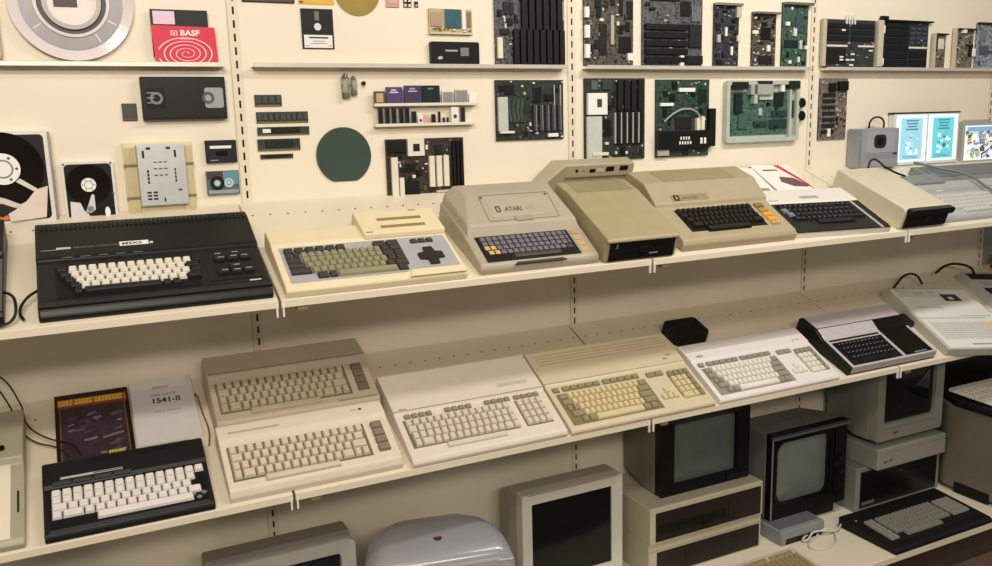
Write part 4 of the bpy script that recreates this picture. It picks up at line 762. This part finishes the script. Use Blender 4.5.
f2 = slope(t, (.148,.098), (.235,.092)); f2.box('top_ridge', .004, .404, .002, .006, .0008, M('#8f856f', .45), 0); f.box('badge', .3, .4, .003, .008, .0006, M('#978b74', .4), 0)
# flat computer with function key groups
CW = M('#d5cbbf', .42, 0, .02); KC = M('#cdc3b3', .5); FC = M('#8c8171', .5)
t = on_shelf('home_computer', 'pale flat computer with numeric pad and four groups of brown function keys', 'computer', LOZ, .264, .0)
case(t, [(0,0),(0,.012),(.008,.02),(.155,.042),(.158,.048),(.295,.062),(.305,.056),(.305,0)], .438, CW, .004)
f = slope(t, (.008,.02), (.155,.042)); ms = {'k': KC, 'f': FC}
f.box('shaded_key_well', .016, .314, .034, .126, .0008, M('#6e6350', .6), .0004); f.box('shaded_pad_well', .334, .414, .034, .126, .0008, M('#6e6350', .6), .0004)  # slabs coloured dark for the shade in the key gaps
f.keys([(4.3, [(8.6,'k')])], .017, .016, .0196, .017, .006, ms, .0006)
f.keys([(.2, K('k',1)+K('k',1,1.7)+K('k',10)+K('k',1,1.3)+K('k',1,1)), (.2, K('k',1)+K('k',13)+K('k',1,1)), (0, K('k',1,1.3)+K('k',13)+K('k',1,.9)), (0, K('k',15,1))], .019, .036, .0196, .0222, .008, ms, .0006, .002)
f.keys([(0, K('k',4,1))]*4, .336, .036, .0192, .0222, .008, ms, .0006, .002, 'number_key')
for x0, n in ((.022,4),(.134,4),(.248,4),(.336,4)): f.keys([(0, K('f',n))], x0, .128, .0196, .016, .006, ms, .0006, .0016, 'function_key')
f2 = slope(t, (.158,.048), (.295,.062)); f2.box('front_groove', .0, .438, .001, .004, .0006, M('#9b9184', .5), 0); f2.box('name_plate', .31, .4, .028, .04, .0006, M('#bdb2a4', .4), 0); f2.box('print_line', .016, .036, .006, .01, .0004, PRINTL, 0)
# yellowed and white wedge computers
def wedge(label, x, v, w, d, h, mat, kmat, mmat, well_shade, group=None, kd=.53):
    t = on_shelf('home_computer', label, 'computer', LOZ, x, v, 0, group)
    case(t, [(0,0),(0,.010),(.006,.016),(d*kd,h*(.14+kd)),(d*(kd+.015),h*(.2+kd)),(d-.012,h),(d,h-.008),(d,0)], w, mat, .004)
    f = slope(t, (.006,.016), (d*kd,h*(.14+kd))); ms = {'k': kmat, 'm': mmat}; u = w/.49
    px, q = .0183*u, (d*kd-.006-.022)/6.2; s0 = .014
    f.box('shaded_key_well', .016*u, .316*u, s0-.002, s0+5*q+.002, .0008, well_shade, .0004); f.box('shaded_pad_well', .396*u, .476*u, s0+q-.002, s0+5*q+.002, .0008, well_shade, .0004)  # gap shade put into the slab colour, no real hollow
    f.keys([(1.6, K('m',1,1.2)+K('m',1,1.3)+[(8.6,'k')]+K('m',1,1.3)+K('m',1,1.2)), (.5, K('m',1,2.1)+K('k',10)+K('k',1,.9)+K('m',1,2.3)), (.3, K('m',1,1)+K('m',1,1)+K('k',11)+K('m',1,2.4)), (0, K('m',1,1.7)+K('k',12)+K('m',1,2.2)), (0, K('m',1,1.5)+K('k',13)+K('m',1,1.4))], .019*u, s0, px, q, .007, ms, .0006, .0016)
    f.keys([(0, K('k',3)), (1, K('k',1))], .329*u, s0+q, px*1.05, q, .006, ms, .0006, .0016, 'cursor_key')
    f.keys([(0, K('m',2,1.65))], .327*u, s0+5.05*q, px, q*.9, .006, ms, .0006, .0016, 'edit_key')
    f.keys([(0, K('k',1,2)+K('k',1)+K('m',1)), (0, K('k',3)+K('m',1)), (0, K('k',3)+K('m',1)), (0, K('k',3)+K('m',1)), (0, K('m',4))], .398*u, s0+q*.6, px*1.04, q, .007, ms, .0006, .0016, 'number_key')
    f.keys([(0, K('m',1,1.3)+[(.4,'_')]+K('m',5,1.38)+[(.4,'_')]+K('m',5,1.38))], .012*u, s0+5.3*q, px, q*.85, .006, ms, .0006, .0016, 'function_key')
    f2 = slope(t, (d*(kd+.015),h*(.2+kd)), (d-.012,h))
    return t, f, f2, u
A5 = M('#c8bca0', .42, 0, .02); t, f, f2, u = wedge('yellowed cream wedge computer with yellow keys', .712, -.001, .488, .312, .058, A5, M('#cbbb90', .5), M('#8b8264', .5), M('#7a6d4a', .6))
f2.box('top_groove', .0, .488, .001, .004, .0006, M('#a89a78', .5), 0); f2.box('power_light', .42, .435, .02, .026, .0008, M('#a37f5a', .4), 0); f2.box('drive_light', .44, .455, .034, .04, .0008, M('#a37f5a', .4), 0)
for i in range(4): f2.box('vent_groove', .02, .47, .075+i*.012, .079+i*.012, .0004, M('#b3a683', .5), 0)
A12 = M('#dcd6d3', .42, 0, .02); t, f, f2, u = wedge('white wedge computer with grey and white keys left of the silver one', 1.216, .0, .482, .24, .05, A12, M('#dbd6cc', .5), M('#8f887d', .5), M('#8a847a', .6), kd=.66)
f2.box('rear_strip', .004, .478, .034, .062, .0006, M('#c2bbb8', .45, 0, .02), 0); f2.put('emblem', poly_me(rrect(.03,.008,.055,.017,.003), .0005, M('#9b9a9d', .4)), 0, 0, 0); f2.box('power_light', .42, .432, .01, .013, .0006, M('#8f8d88', .4), 0); f2.box('drive_light', .438, .45, .01, .013, .0006, M('#8f8d88', .4), 0)
# black brick
t = on_shelf('power_supply', 'matte black power brick behind the white wedge computer', 'power supply', LOZ, 1.262, .285)
obj('housing', poly_me([(.012,0),(.118,0),(.13,.012),(.13,.085),(.12,.095),(.01,.095),(0,.085),(0,.012)], .042, MATTEBLK, .004, 2), t); f = Fr(t, 0, .0418, 0); f.box('label_recess', .02, .11, .02, .075, .0006, M('#0c0c0d', .6), 0)
# silver and black computer
t = on_shelf('home_computer', 'silver and black computer with a wide black right panel', 'computer', LOZ, 1.742, .01)
t.scale.x = .958
SI = M('#cdc5ca', .3, .25, .04)
case(t, [(0,0),(0,.028),(.003,.03),(.135,.045),(.175,.062),(.245,.064),(.25,.058),(.25,0)], .425, M('#161617', .4, 0, .05), .004)
f = slope(t, (.003,.03), (.135,.045)); f2 = slope(t, (.135,.045), (.175,.062)); f3 = slope(t, (.175,.062), (.245,.064))
Fr(t, 0, 0, R(90)).box('front_strip', .012, .425, .008, .029, .0015, SI, .0005, -.0005, 'silver front strip'); f.box('silver_bezel', .012, .425, -.003, .132, .0012, SI, .0005, 0, 'silver keyboard frame'); f2.box('silver_top', .012, .275, -.003, .043, .0014, SI, .0005, 0); f3.box('silver_lid', .012, .425, .003, .068, .0014, SI, .0005, 0, 'silver lid')
f.box('shaded_key_well', .024, .262, .004, .112, .0008, MATTEBLK, .0003, .0008); f.box('vent_strip', .024, .262, .118, .126, .0006, DARK, 0, .001)
ms = {'k': M('#1d1d20', .4)}
f.keys([(2.5, [(7,'k')]), (.6, K('k',11)+K('k',1,.9)), (.4, K('k',12)), (.2, K('k',12)), (0, K('k',12)+K('k',1,.6))], .028, .006, .0183, .0208, .006, ms, .0012)
for r in range(4):
    for c in range(11): f.box('key_mark', .036+c*.0183+.004*(4-r), .040+c*.0183+.004*(4-r), .034+r*.0208, .037+r*.0208, .0003, M('#9a9a9d', .5), 0, .0074)
GP = M('#121413', .22, 0, .05)
f.box('cartridge_panel', .276, .412, .004, .132, .0016, GP, .0005, .0006, 'glossy black side panel'); f2.box('cartridge_panel_rise', .276, .412, 0, .043, .0022, GP, .0005); f.box('print_line', .325, .385, .008, .012, .0004, PRINTL, 0, .002)
f.put('edge_trim', box_me(.006, .132, .002, SI, .0005), .268, -.001, .001)
t = on_shelf('adapter', 'small black adapter tucked between the silver computer and the info board', 'adapter', LOZ, 2.205, .18); obj('housing', poly_me(rrect(0,0,.05,.06,.006), .02, BLACK, .002, 1), t); f = Fr(t, 0, .0198, 0); f.box('label_plate', .01, .04, .015, .045, .0005, CHIPB, 0)
# info board
t = on_shelf('information_board', 'white printed information sheet on a low pale stand, lower shelf right end', 'sign', LOZ, 2.205, .006, R(-12)); t.scale.y = 1.04
IW = M('#dcdcd8', .5, 0, .02)
case(t, [(0,0),(0,.03),(.36,.045),(.36,0)], .36, M('#b4b3a6', .45, 0, .03), .002, 'stand'); f = slope(t, (0,.03), (.36,.045))
f.box('sheet', .012, .352, .006, .35, .0012, IW, .0003, 0, 'white printed sheet'); f.box('head_band', .03, .23, .3, .342, .0005, M('#c9cbc8', .5), 0, .0011)
f.box('printed_photo', .21, .285, .275, .318, .0006, M('#3b3f40', .5, 0, .4, scale=60), 0, .0011); f.box('photo_light', .235, .255, .285, .3, .0005, IW, 0, .0015)
f.box('title_line', .1, .14, .322, .327, .0004, PRINTL, 0, .0015); f.box('title_line', .17, .2, .33, .335, .0004, PRINTL, 0, .0015)
for a, b, s in ((.012,.3,.17),(.2,.335,.182),(.05,.16,.235)): f.box('rule_line', a, b, s, s+.003, .0004, PRINTL, 0, .0012)
f.box('text_block', .03, .34, .05, .15, .0004, M('#cfccc9', .6, 0, .12, scale=140), 0, .0011)
for i in range(7): f.box('text_line', .035, .325-.01*(i%3), .06+i*.0125, .064+i*.0125, .0003, M('#b3b1b0', .6), 0, .0014)
f.box('yellow_block', .27, .345, .085, .145, .0004, M('#dcc48c', .5), 0, .0016, 'yellow printed block'); f.box('foot_line', .12, .3, .02, .028, .0004, M('#9b9a94', .5), 0, .0012)
t = on_shelf('information_sheet', 'dark and white information card overlapping the right edge of the frame, lower shelf', 'sign', LOZ, 2.68, .06, R(-13)); obj('card', box_me(.3, .36, .04, M('#b8b9bb', .5), .001), t); f = Fr(t, 0, .0398, 0)
for s in (.3, .19, .09): f.box('dark_band', .01, .29, s, s+.045, .0006, M('#2a2b33', .5), 0)
f.box('pale_band', .03, .28, .25, .285, .0005, M('#a9a8b5', .5), 0)
tag(obj('cord', tube_me([shelf_at(LOZ+.006,2.38,.40), shelf_at(LOZ+.02,2.42,.415), shelf_at(LOZ+.045,2.47,.42), shelf_at(LOZ+.045,2.52,.41), shelf_at(LOZ+.02,2.53,.385)], .0045, M('#33201a', .5))), 'short dark cord arching behind the information sheet, left one', 'cord')
tag(obj('cord', tube_me([shelf_at(LOZ+.03,2.66,.43), shelf_at(LOZ+.055,2.72,.43), shelf_at(LOZ+.06,2.78,.42), shelf_at(LOZ+.055,2.82,.39), shelf_at(LOZ+.045,2.81,.365)], .005, M('#33261e', .5))), 'short dark cord arching behind the information sheet, right one', 'cord')
t = on_shelf('equipment_case', 'black case standing at the far right end of the lower shelf', 'case', LOZ, 3.04, .36); obj('housing', box_me(.4, .1, .085, MATTEBLK, .004), t); f = Fr(t, 0, .004, R(90)); f.box('front_panel', .02, .38, .01, .07, .001, CHIPB, 0)
# ================================================================== DECK
GLS = M('#20282a', .12, 0, .03)
def screen_me(w, h, r, bulge, mat):
    bm = bmesh.new(); n = 8; N = None; rings = []
    outer = rrect(0,0,w,h,r,6); cx, cy = w/2, h/2
    for i in range(n+1):
        t = 1-i/n; rings.append([bm.verts.new((cx+(x-cx)*t, cy+(y-cy)*t, bulge*(1-t*t))) for x, y in outer] if i < n else [bm.verts.new((cx,cy,bulge))])
    for a, b in zip(rings, rings[1:]):
        m = len(a)
        for k in range(m):
            if len(b) > 1: bm.faces.new((a[k], a[(k+1)%m], b[(k+1)%m], b[k]))
            else: bm.faces.new((a[k], a[(k+1)%m], b[0]))
    return finish(bm, 'screen', mat, True)
def monitor(label, x0, x1, yf, z0, z1, d, shell, bez, scr, win, r=.012, bd=.03, taper=(.8,.75), glass=GLS, rz=0, recess=.012, bulge=.012, er=.006, foot=None, grp=None):
    """win: screen window as fractions of the front (left, bottom, right, top)"""
    t = thing('crt_monitor', label, 'monitor', (x0, yf, z0), (0,0,rz), grp); w, h = x1-x0, z1-z0
    b0 = 0
    if foot: b0 = foot
    bm = bmesh.new(); tw, th = taper; m = .3
    secs = [(bd-.002,1,1),(bd+(d-bd)*m,1,1),(d, tw, th)]
    L = [[bm.verts.new((w/2+sx*w/2*fx, y, b0+((h-b0)*(1-(1 if q else 0)) if False else (h-b0)*(fz if q else 1-fz) if not q else (h-b0)*fz))) for sx, q in ((-1,0),(1,0),(1,1),(-1,1))] for y, fx, fz in [(a,b,(c+1)/2 if False else c) for a,b,c in secs]]
    for a, b in zip(L, L[1:]):
        for i in range(4): bm.faces.new((a[i], a[(i+1)%4], b[(i+1)%4], b[i]))
    bm.faces.new(L[0][::-1]); bm.faces.new(L[-1]); bmesh.ops.recalc_face_normals(bm, faces=bm.faces[:]); bevel(bm, .006, 2); obj('housing', finish(bm, 'h', shell), t)
    f = Fr(t, 0, 0, R(90)); f.y = bd
    a, b, c, e = win[0]*w, b0+win[1]*(h-b0), win[2]*w, b0+win[3]*(h-b0)
    n = 6
    f.put('bezel', ring_me(rrect(0,b0,w,h,er,n), rrect(a,b,c,e,r,n), bd, bez, bd-.006), 0, 0, 0)
    f.put('screen', screen_me(c-a, e-b, r, bulge, glass), a, b, bd-recess-bulge)
    f.box('screen_back', a-.004, c+.004, b-.004, e+.004, .004, MATTEBLK, 0, bd-recess-bulge-.006)
    if foot: obj('foot', box_me(w*.5, d*.6, b0+.01, shell, .004), t, (w*.25, bd+.02, 0))
    fr = Fr(t, 0, 0, R(90)); return t, fr, w, h
# leftmost: shell colour darkened to paint in the shaded top, lighter front
LG = M('#aaa8a2', .4, 0, .02)
t, f, w, h = monitor('light grey monitor with a shaded sloping top, leftmost of the monitors', -.215, .155, -.285, DECK, .508, .25, M('#8b857c', .5, 0, .03), LG, None, (.1,.18,.9,.9), bd=.05, taper=(.85,.8), er=.02)
f.box('control_strip', .04, .33, .02, .035, .002, M('#8d8b86', .4), .0005); f.box('power_button', .32, .335, .04, .05, .003, M('#77756f', .4), .0005)
# dark monitor at the left
t, f, w, h = monitor('black monitor barely showing its rounded top at the bottom left', -.67, -.40, -.22, DECK, .50, .2, BLACK, BLACK, None, (.1,.15,.9,.9), er=.03)
f.box('power_button', .26, .275, .02, .03, .003, CHIPB, .0005)
# all-in-one with a rounded translucent shell
t = thing('all_in_one_computer', 'silvery grey all-in-one computer with a rounded top and a small dark red emblem', 'computer', (.145, -.415, DECK), (0,0,R(-11)))
SG = M('#9b9ca3', .22, .15, .03); w, h, d = .385, .375, .34
bm = bmesh.new(); N = 10; secs = []
for y, fw, z1, r in ((0,.97,.335,.05),(.012,1.0,.352,.055),(.05,1.0,.366,.06),(.1,.99,.376,.07),(.16,.95,.378,.09),(.22,.86,.36,.1),(.28,.7,.32,.1),(.335,.45,.25,.08)):
    ww = w*fw; secs.append([bm.verts.new((x, y, z)) for x, z in rrect(w/2-ww/2, .0, w/2+ww/2, z1, r, N)])
for a, b in zip(secs, secs[1:]):
    m = len(a)
    for i in range(m): bm.faces.new((a[i], a[(i+1)%m], b[(i+1)%m], b[i]))
bm.faces.new(secs[0][::-1]); bm.faces.new(secs[-1]); obj('shell', finish(bm, 's', SG, True), t)
f = Fr(t, 0, 0, R(90))
f.put('bezel', ring_me(rrect(.01,.004,w-.01,.33,.045,8), rrect(.048,.07,w-.048,.288,.012,8), .012, M('#a9a9ae', .28, 0, .02), .008), 0, 0, 0); f.put('screen', screen_me(w-.096, .218, .012, .008, GLS), .048, .07, .001)
f2 = slope(t, (.05,.366), (.1,.376)); f2.put('emblem', poly_me([(-.012,0),(-.006,-.009),(.006,-.009),(.012,0),(.009,.008),(.003,.006),(-.003,.006),(-.009,.008)], .0012, M('#5a2a30', .4), .0003, 1), w/2, .02, .0002, 'dark red emblem')
for x in (.012, w-.05): f.put('highlight_trim', box_me(.038, .004, .003, M('#c9c9ce', .15), .001), x, .325, .01)
# white monitor
WM = M('#c9c6bd', .42, 0, .02)
t, f, w, h = monitor('white monitor with a black screen standing next to the two stacked beige cases', .665, 1.015, -.25, DECK, .49, .22, M('#a9a495', .45, 0, .03), WM, None, (.1,.2,.9,.9), bd=.035, taper=(.8,.82), r=.004, recess=.006, bulge=.006, glass=M('#121619', .12, 0, .03))
for i in range(4): f.box('control_button', .22+i*.025, .235+i*.025, .03, .038, .003, M('#a5a29a', .4), .0005)
f.box('vent_strip', .02, .33, .36-.004, .36-.001, .001, M('#8f8b80', .5), 0)
# stacked cases
CB = M('#b7b09b', .45, 0, .03); BRN = M('#2c2421', .4, 0, .06)
def pc(label, x, yf, z, w, h, d, pan, group='stacked beige computer cases'):
    t = thing('computer_case', label, 'computer case', (x, yf, z), (0,0,0), group)
    obj('casing', box_me(w, d, h, CB, .004), t); f = Fr(t, 0, 0, R(90))
    f.box('front_panel', pan[0], pan[2], pan[1], pan[3], .004, BRN, .001, -.002, 'dark brown front panel'); return t, f
t, f = pc('lower beige case with a plain dark brown front, bottom of the stack', 1.09, -.287, DECK, .46, .119, .27, (.03,.006,.45,.085)); f.box('panel_edge', .0, .46, .09, .093, .001, M('#9d967f', .5), 0); f.box('divider', .14, .142, .006, .085, .0006, M('#1c1614', .5), 0, .002)
t, f = pc('upper beige case with a dark drive bay, under the black-framed monitor', 1.088, -.296, DECK+.119, .458, .12, .28, (.02,.008,.448,.104)); f.box('drive_bay', .03, .3, .03, .06, .004, M('#141110', .4), .001, .001, 'black drive bay'); f.box('drive_slot', .04, .29, .05, .053, .001, M('#060606', .6), 0, .0045); f.box('drive_latch', .2, .24, .026, .034, .003, BLACK, .0006, .0045); f.box('divider', .31, .312, .008, .104, .0006, M('#1c1614', .5), 0, .002)
GS = M('#58635f', .2, 0, .04)
t, f, w, h = monitor('black-framed monitor with a grey green screen on top of the two beige cases', 1.165, 1.53, -.243, DECK+.239, .62, .23, M('#79766a', .5, 0, .03), M('#0f0f10', .35), None, (.16,.12,.87,.93), bd=.03, taper=(.9,.9), r=.01, recess=.01, bulge=.012, glass=GS)
f.box('control_flap', .27, .36, .008, .024, .001, M('#1d1d1e', .3), 0)
# green screen monitor on drive box
t = thing('expansion_box', 'low flat grey box with a dark front strip under the square grey monitor', 'box', (1.605, -.325, DECK)); GB = M('#85888a', .4, 0, .03)
bm = bmesh.new(); addbox(bm, 0,0,0,.2,.3,.05); bevel(bm, .004, 2); obj('housing', finish(bm, 'b', GB), t); f = Fr(t, 0,0,R(90)); f.box('front_strip', .008, .19, .0, .02, .002, M('#221e1f', .4), .0005, -.0005, 'dark front strip'); f.box('side_foot', .001, .02, -.0, .03, .003, GB, .001, -.001)
f2 = Fr(t, .02, .0498, 0); f2.box('top_panel', .008, .192, .0, .27, .0006, M('#5d5f60', .5), 0)
t, f, w, h = monitor('square grey monitor with a rounded screen in a black front', 1.628, 1.985, -.245, DECK+.0505, .492, .225, M('#6f7070', .5, 0, .03), M('#141516', .4), None, (.07,.14,.78,.91), bd=.025, taper=(.95,.93), r=.038, recess=.008, bulge=.014, glass=M('#707a77', .2, 0, .04), er=.004)
f.put('side_trim', box_me(.006, .3, .003, M('#77797a', .4), .001), .001, .004, 0, 'grey left edge'); f.box('visor', -.002, .359, .297, .306, .02, M('#55585a', .4), .002, -.004, 'grey top visor'); f.box('control_panel', .3, .352, .03, .28, .001, M('#0e0f10', .4), 0)
for i in range(3): f.disc('control_knob', .326, .07+i*.05, .011, .01, M('#1b1c1d', .4), .0005, 18)
f.put('screen_frame', ring_me(rrect(.014,.05,.29,.288,.046,6), rrect(.025,.062,.279,.278,.038,6), .003, M('#0a0a0b', .3)), 0, 0, 0)
obj('foot', box_me(.14, .18, .051, MATTEBLK, .003), t, (.2, .03, -.0505))
# right-hand computer stack
PC = M('#7d7e79', .45, 0, .03)
t = thing('computer_case', 'grey desktop case with a wide black front behind the big black keyboard', 'computer case', (2.02, -.265, DECK)); obj('casing', box_me(.448, .25, .166, PC, .003), t); f = Fr(t, 0,0,R(90))
f.box('front_panel', .022, .43, .01, .15, .003, M('#0f1010', .35), .001, -.001, 'black front panel'); f.box('name_plate', .03, .095, .022, .034, .001, M('#7a7c7c', .3, .5), .0003, .002); f.box('drive_slot', .22, .41, .1, .104, .001, CHIPB, 0, .002); f.disc('power_light', .23, .12, .003, .001, M('#8a8c80', .4), .002, 10)
t = thing('disk_drive', 'flat grey drive unit between the black-fronted case and the right monitor', 'disk drive', (2.072, -.31, DECK+.166)); obj('housing', box_me(.362, .28, .078, M('#87887f', .45, 0, .03), .004), t); f = Fr(t, 0,0,R(90)); f.box('badge', .03, .05, .024, .032, .0008, M('#5d5f5c', .4), 0); f.box('badge', .058, .075, .026, .034, .0008, M('#5d5f5c', .4), 0); f.box('front_seam', .004, .358, .06, .062, .0006, M('#77786f', .5), 0)
t, f, w, h = monitor('pale grey monitor with a dark screen on the right computer stack', 2.085, 2.435, -.285, DECK+.245, .665, .255, M('#7d7e78', .5, 0, .03), M('#88897f', .42, 0, .02), None, (.13,.22,.9,.95), bd=.035, taper=(.85,.85), r=.012, recess=.008, bulge=.012, glass=M('#171d1e', .12, 0, .04), er=.012, foot=.016)
f.box('badge', .09, .115, .036, .043, .0012, M('#55564f', .4), 0); f.box('bezel_groove', .045, .315, .058, .06, .0006, M('#85867f', .5), 0)
# big black keyboard
t = thing('keyboard', 'large black keyboard with grey brown keys lying on the plinth edge', 'keyboard', (1.885, -.552, DECK), (0,0,R(0)))
case(t, [(0,0),(0,.014),(.012,.02),(.23,.042),(.24,.036),(.24,0)], .49, M('#121213', .5, 0, .06), .004); f = slope(t, (.012,.02), (.23,.042)); ms = {'g': M('#77736b', .55), 'h': M('#857e76', .55)}
f.box('key_field', .03, .465, .02, .17, .0008, MATTEBLK, .0004)
f.keys([(.0, K('h',2,1)), (.0, K('h',2,1)), (0, K('h',2,1)), (0, K('h',2,1)), (0, K('h',2,1))], .034, .034, .0205, .0238, .008, ms, .0006, .001)
f.keys([(1.5, [(9,'g')]), (0, K('g',1,2)+K('g',10)+K('g',1,2)), (0, K('g',1,1.6)+K('g',11)+K('g',1,1.4)), (0, K('g',1,1.4)+K('g',12)+K('g',1,.6)), (0, K('g',14,1))], .086, .034, .0196, .0238, .008, ms, .0006, .0008)
f.keys([(0, K('h',4,1))]*4, .374, .055, .0212, .0238, .008, ms, .0006, .001, 'number_key'); f.box('indicator', .02, .028, .172, .176, .001, M('#a7a7a5', .4), 0)
# white cable
tag(obj('cable', tube_me([(1.80,-.3,DECK+.012),(1.76,-.335,DECK+.004),(1.70,-.36,DECK+.004),(1.68,-.385,DECK+.004),(1.71,-.41,DECK+.004),(1.77,-.405,DECK+.004),(1.81,-.37,DECK+.006),(1.83,-.34,DECK+.012),(1.79,-.325,DECK+.016),(1.72,-.325,DECK+.012),(1.69,-.345,DECK+.010),(1.75,-.33,DECK+.020),(1.84,-.345,DECK+.012),(1.90,-.315,DECK+.012)], .0035, M('#c9c5bb', .45))), 'white cable curled in a loop between the low grey box and the black keyboard', 'cable')
# cream keyboard at the bottom edge
t = thing('keyboard', 'cream keyboard with tan keys just showing at the bottom edge', 'keyboard', (1.24, -.545, DECK)); case(t, [(0,0),(0,.01),(.01,.014),(.16,.026),(.168,.022),(.168,0)], .36, M('#c3b79c', .45, 0, .03), .003); f = slope(t, (.01,.014), (.16,.026)); ms = {'t': M('#8f8060', .5)}
f.keys([(0, K('t',16))]*5, .018, .015, .0203, .021, .006, ms, .0004); f.keys([(0, K('t',3,1.6)+[(.6,'_')]+K('t',3,1.6)+[(.6,'_')]+K('t',3,1.6))], .018, .125, .0203, .014, .005, ms, .0004, .0012, 'function_key')
# big terminal at the right edge
t = thing('typing_terminal', 'bulky grey brown terminal with black keyboard on top, cut by the right edge', 'terminal', (2.485, -.53, DECK)); TB = M('#6f685d', .5, 0, .05)
bm = bmesh.new(); P = [(0,.05),(.03,.0),(.6,.0),(.6,.49),(.12,.49),(.0,.26)]
a = [bm.verts.new((x,y,.012)) for x, y in P]; b = [bm.verts.new((x,y,.335 if y < .1 else .345)) for x, y in P]; bm.faces.new(a[::-1]); bm.faces.new(b)
for i in range(6): bm.faces.new((a[i], a[(i+1)%6], b[(i+1)%6], b[i]))
bmesh.ops.recalc_face_normals(bm, faces=bm.faces[:]); bevel(bm, .012, 3); obj('cabinet', finish(bm, 'c', TB), t)
for x, y in ((.04,.1),(.04,.35),(.5,.1),(.5,.4)): obj('foot', box_me(.06,.06,.016, MATTEBLK, .003), t, (x, y, 0))
obj('foot_shade', box_me(.3, .016, .045, MATTEBLK, .004), t, (.06, -.004, .004), label='dark block for foot recess shade'); obj('side_shade', box_me(.012, .14, .04, MATTEBLK, .003), t, (-.004, .07, .004), label='dark block for side recess shade'); obj('keyboard_tray', poly_me([(-.012,.05),(.02,-.012),(.6,-.012),(.6,.45),(.15,.45),(.06,.36),(-.012,.22)], .02, MATTEBLK, .006, 2), t, (0,0,.342), label='black keyboard tray')  # two protruding dark blocks stand in for shade in recesses near the foot
f = Fr(t, 0, .3615, R(3)); ms = {'w': M('#eae6dc', .5)}
f.keys([(0, K('w',16))]*6, .03, .07, .033, .036, .012, ms, 0, .003)
obj('rear_cover', box_me(.42, .06, .1, BLACK, .008), t, (.17, .42, .33), label='black rear cover')

# ================================================================== CAMERA
yaw, pitch, roll = .4503, .1819, -.0272
fw = Vector((math.sin(yaw)*math.cos(pitch), math.cos(yaw)*math.cos(pitch), -math.sin(pitch))); rt = Vector((math.cos(yaw), -math.sin(yaw), 0)); up = rt.cross(fw)
r2 = rt*math.cos(roll)+up*math.sin(roll); u2 = up*math.cos(roll)-rt*math.sin(roll)
cam = bpy.data.cameras.new('camera'); co = bpy.data.objects.new('camera', cam); C.objects.link(co)
m = Matrix((r2, u2, -fw)).transposed().to_4x4(); m.translation = (-.3944, -2.3078, 1.55); co.matrix_world = m
cam.sensor_width = 36; cam.lens = 849.54*36/992; cam.clip_start = .05
bpy.context.scene.camera = co
# ================================================================== LIGHT
def area(name, loc, sx, sy, power, col, target):
    l = bpy.data.lights.new(name, 'AREA'); l.shape = 'RECTANGLE'; l.size = sx; l.size_y = sy; l.energy = power; l.color = col
    o = bpy.data.objects.new(name, l); C.objects.link(o); o.location = loc
    o.rotation_euler = (Vector(target)-Vector(loc)).to_track_quat('-Z', 'Y').to_euler(); return o
WARM = (1, .89, .75); NEUT = (1, .95, .87)
area('ceiling_lamp_left', (-.7, -2.2, 2.75), 1.2, .18, 32, WARM, (-.3, -.2, 1))
area('ceiling_lamp_right', (1.7, -1.35, 2.75), 1.6, .18, 31, NEUT, (1.7, -.4, 1))
area('ceiling_lamp_far', (-.5, -4.3, 2.75), 2.4, .25, 72, WARM, (.8, 0, 1.1))
w = bpy.data.worlds.new('world'); bpy.context.scene.world = w; w.use_nodes = True
w.node_tree.nodes['Background'].inputs[0].default_value = (1, .9, .76, 1); w.node_tree.nodes['Background'].inputs[1].default_value = .27
vs = bpy.context.scene.view_settings; vs.view_transform = 'Standard'; vs.look = 'None'; vs.gamma = 1; vs.exposure = -.06; vs.use_curve_mapping = False
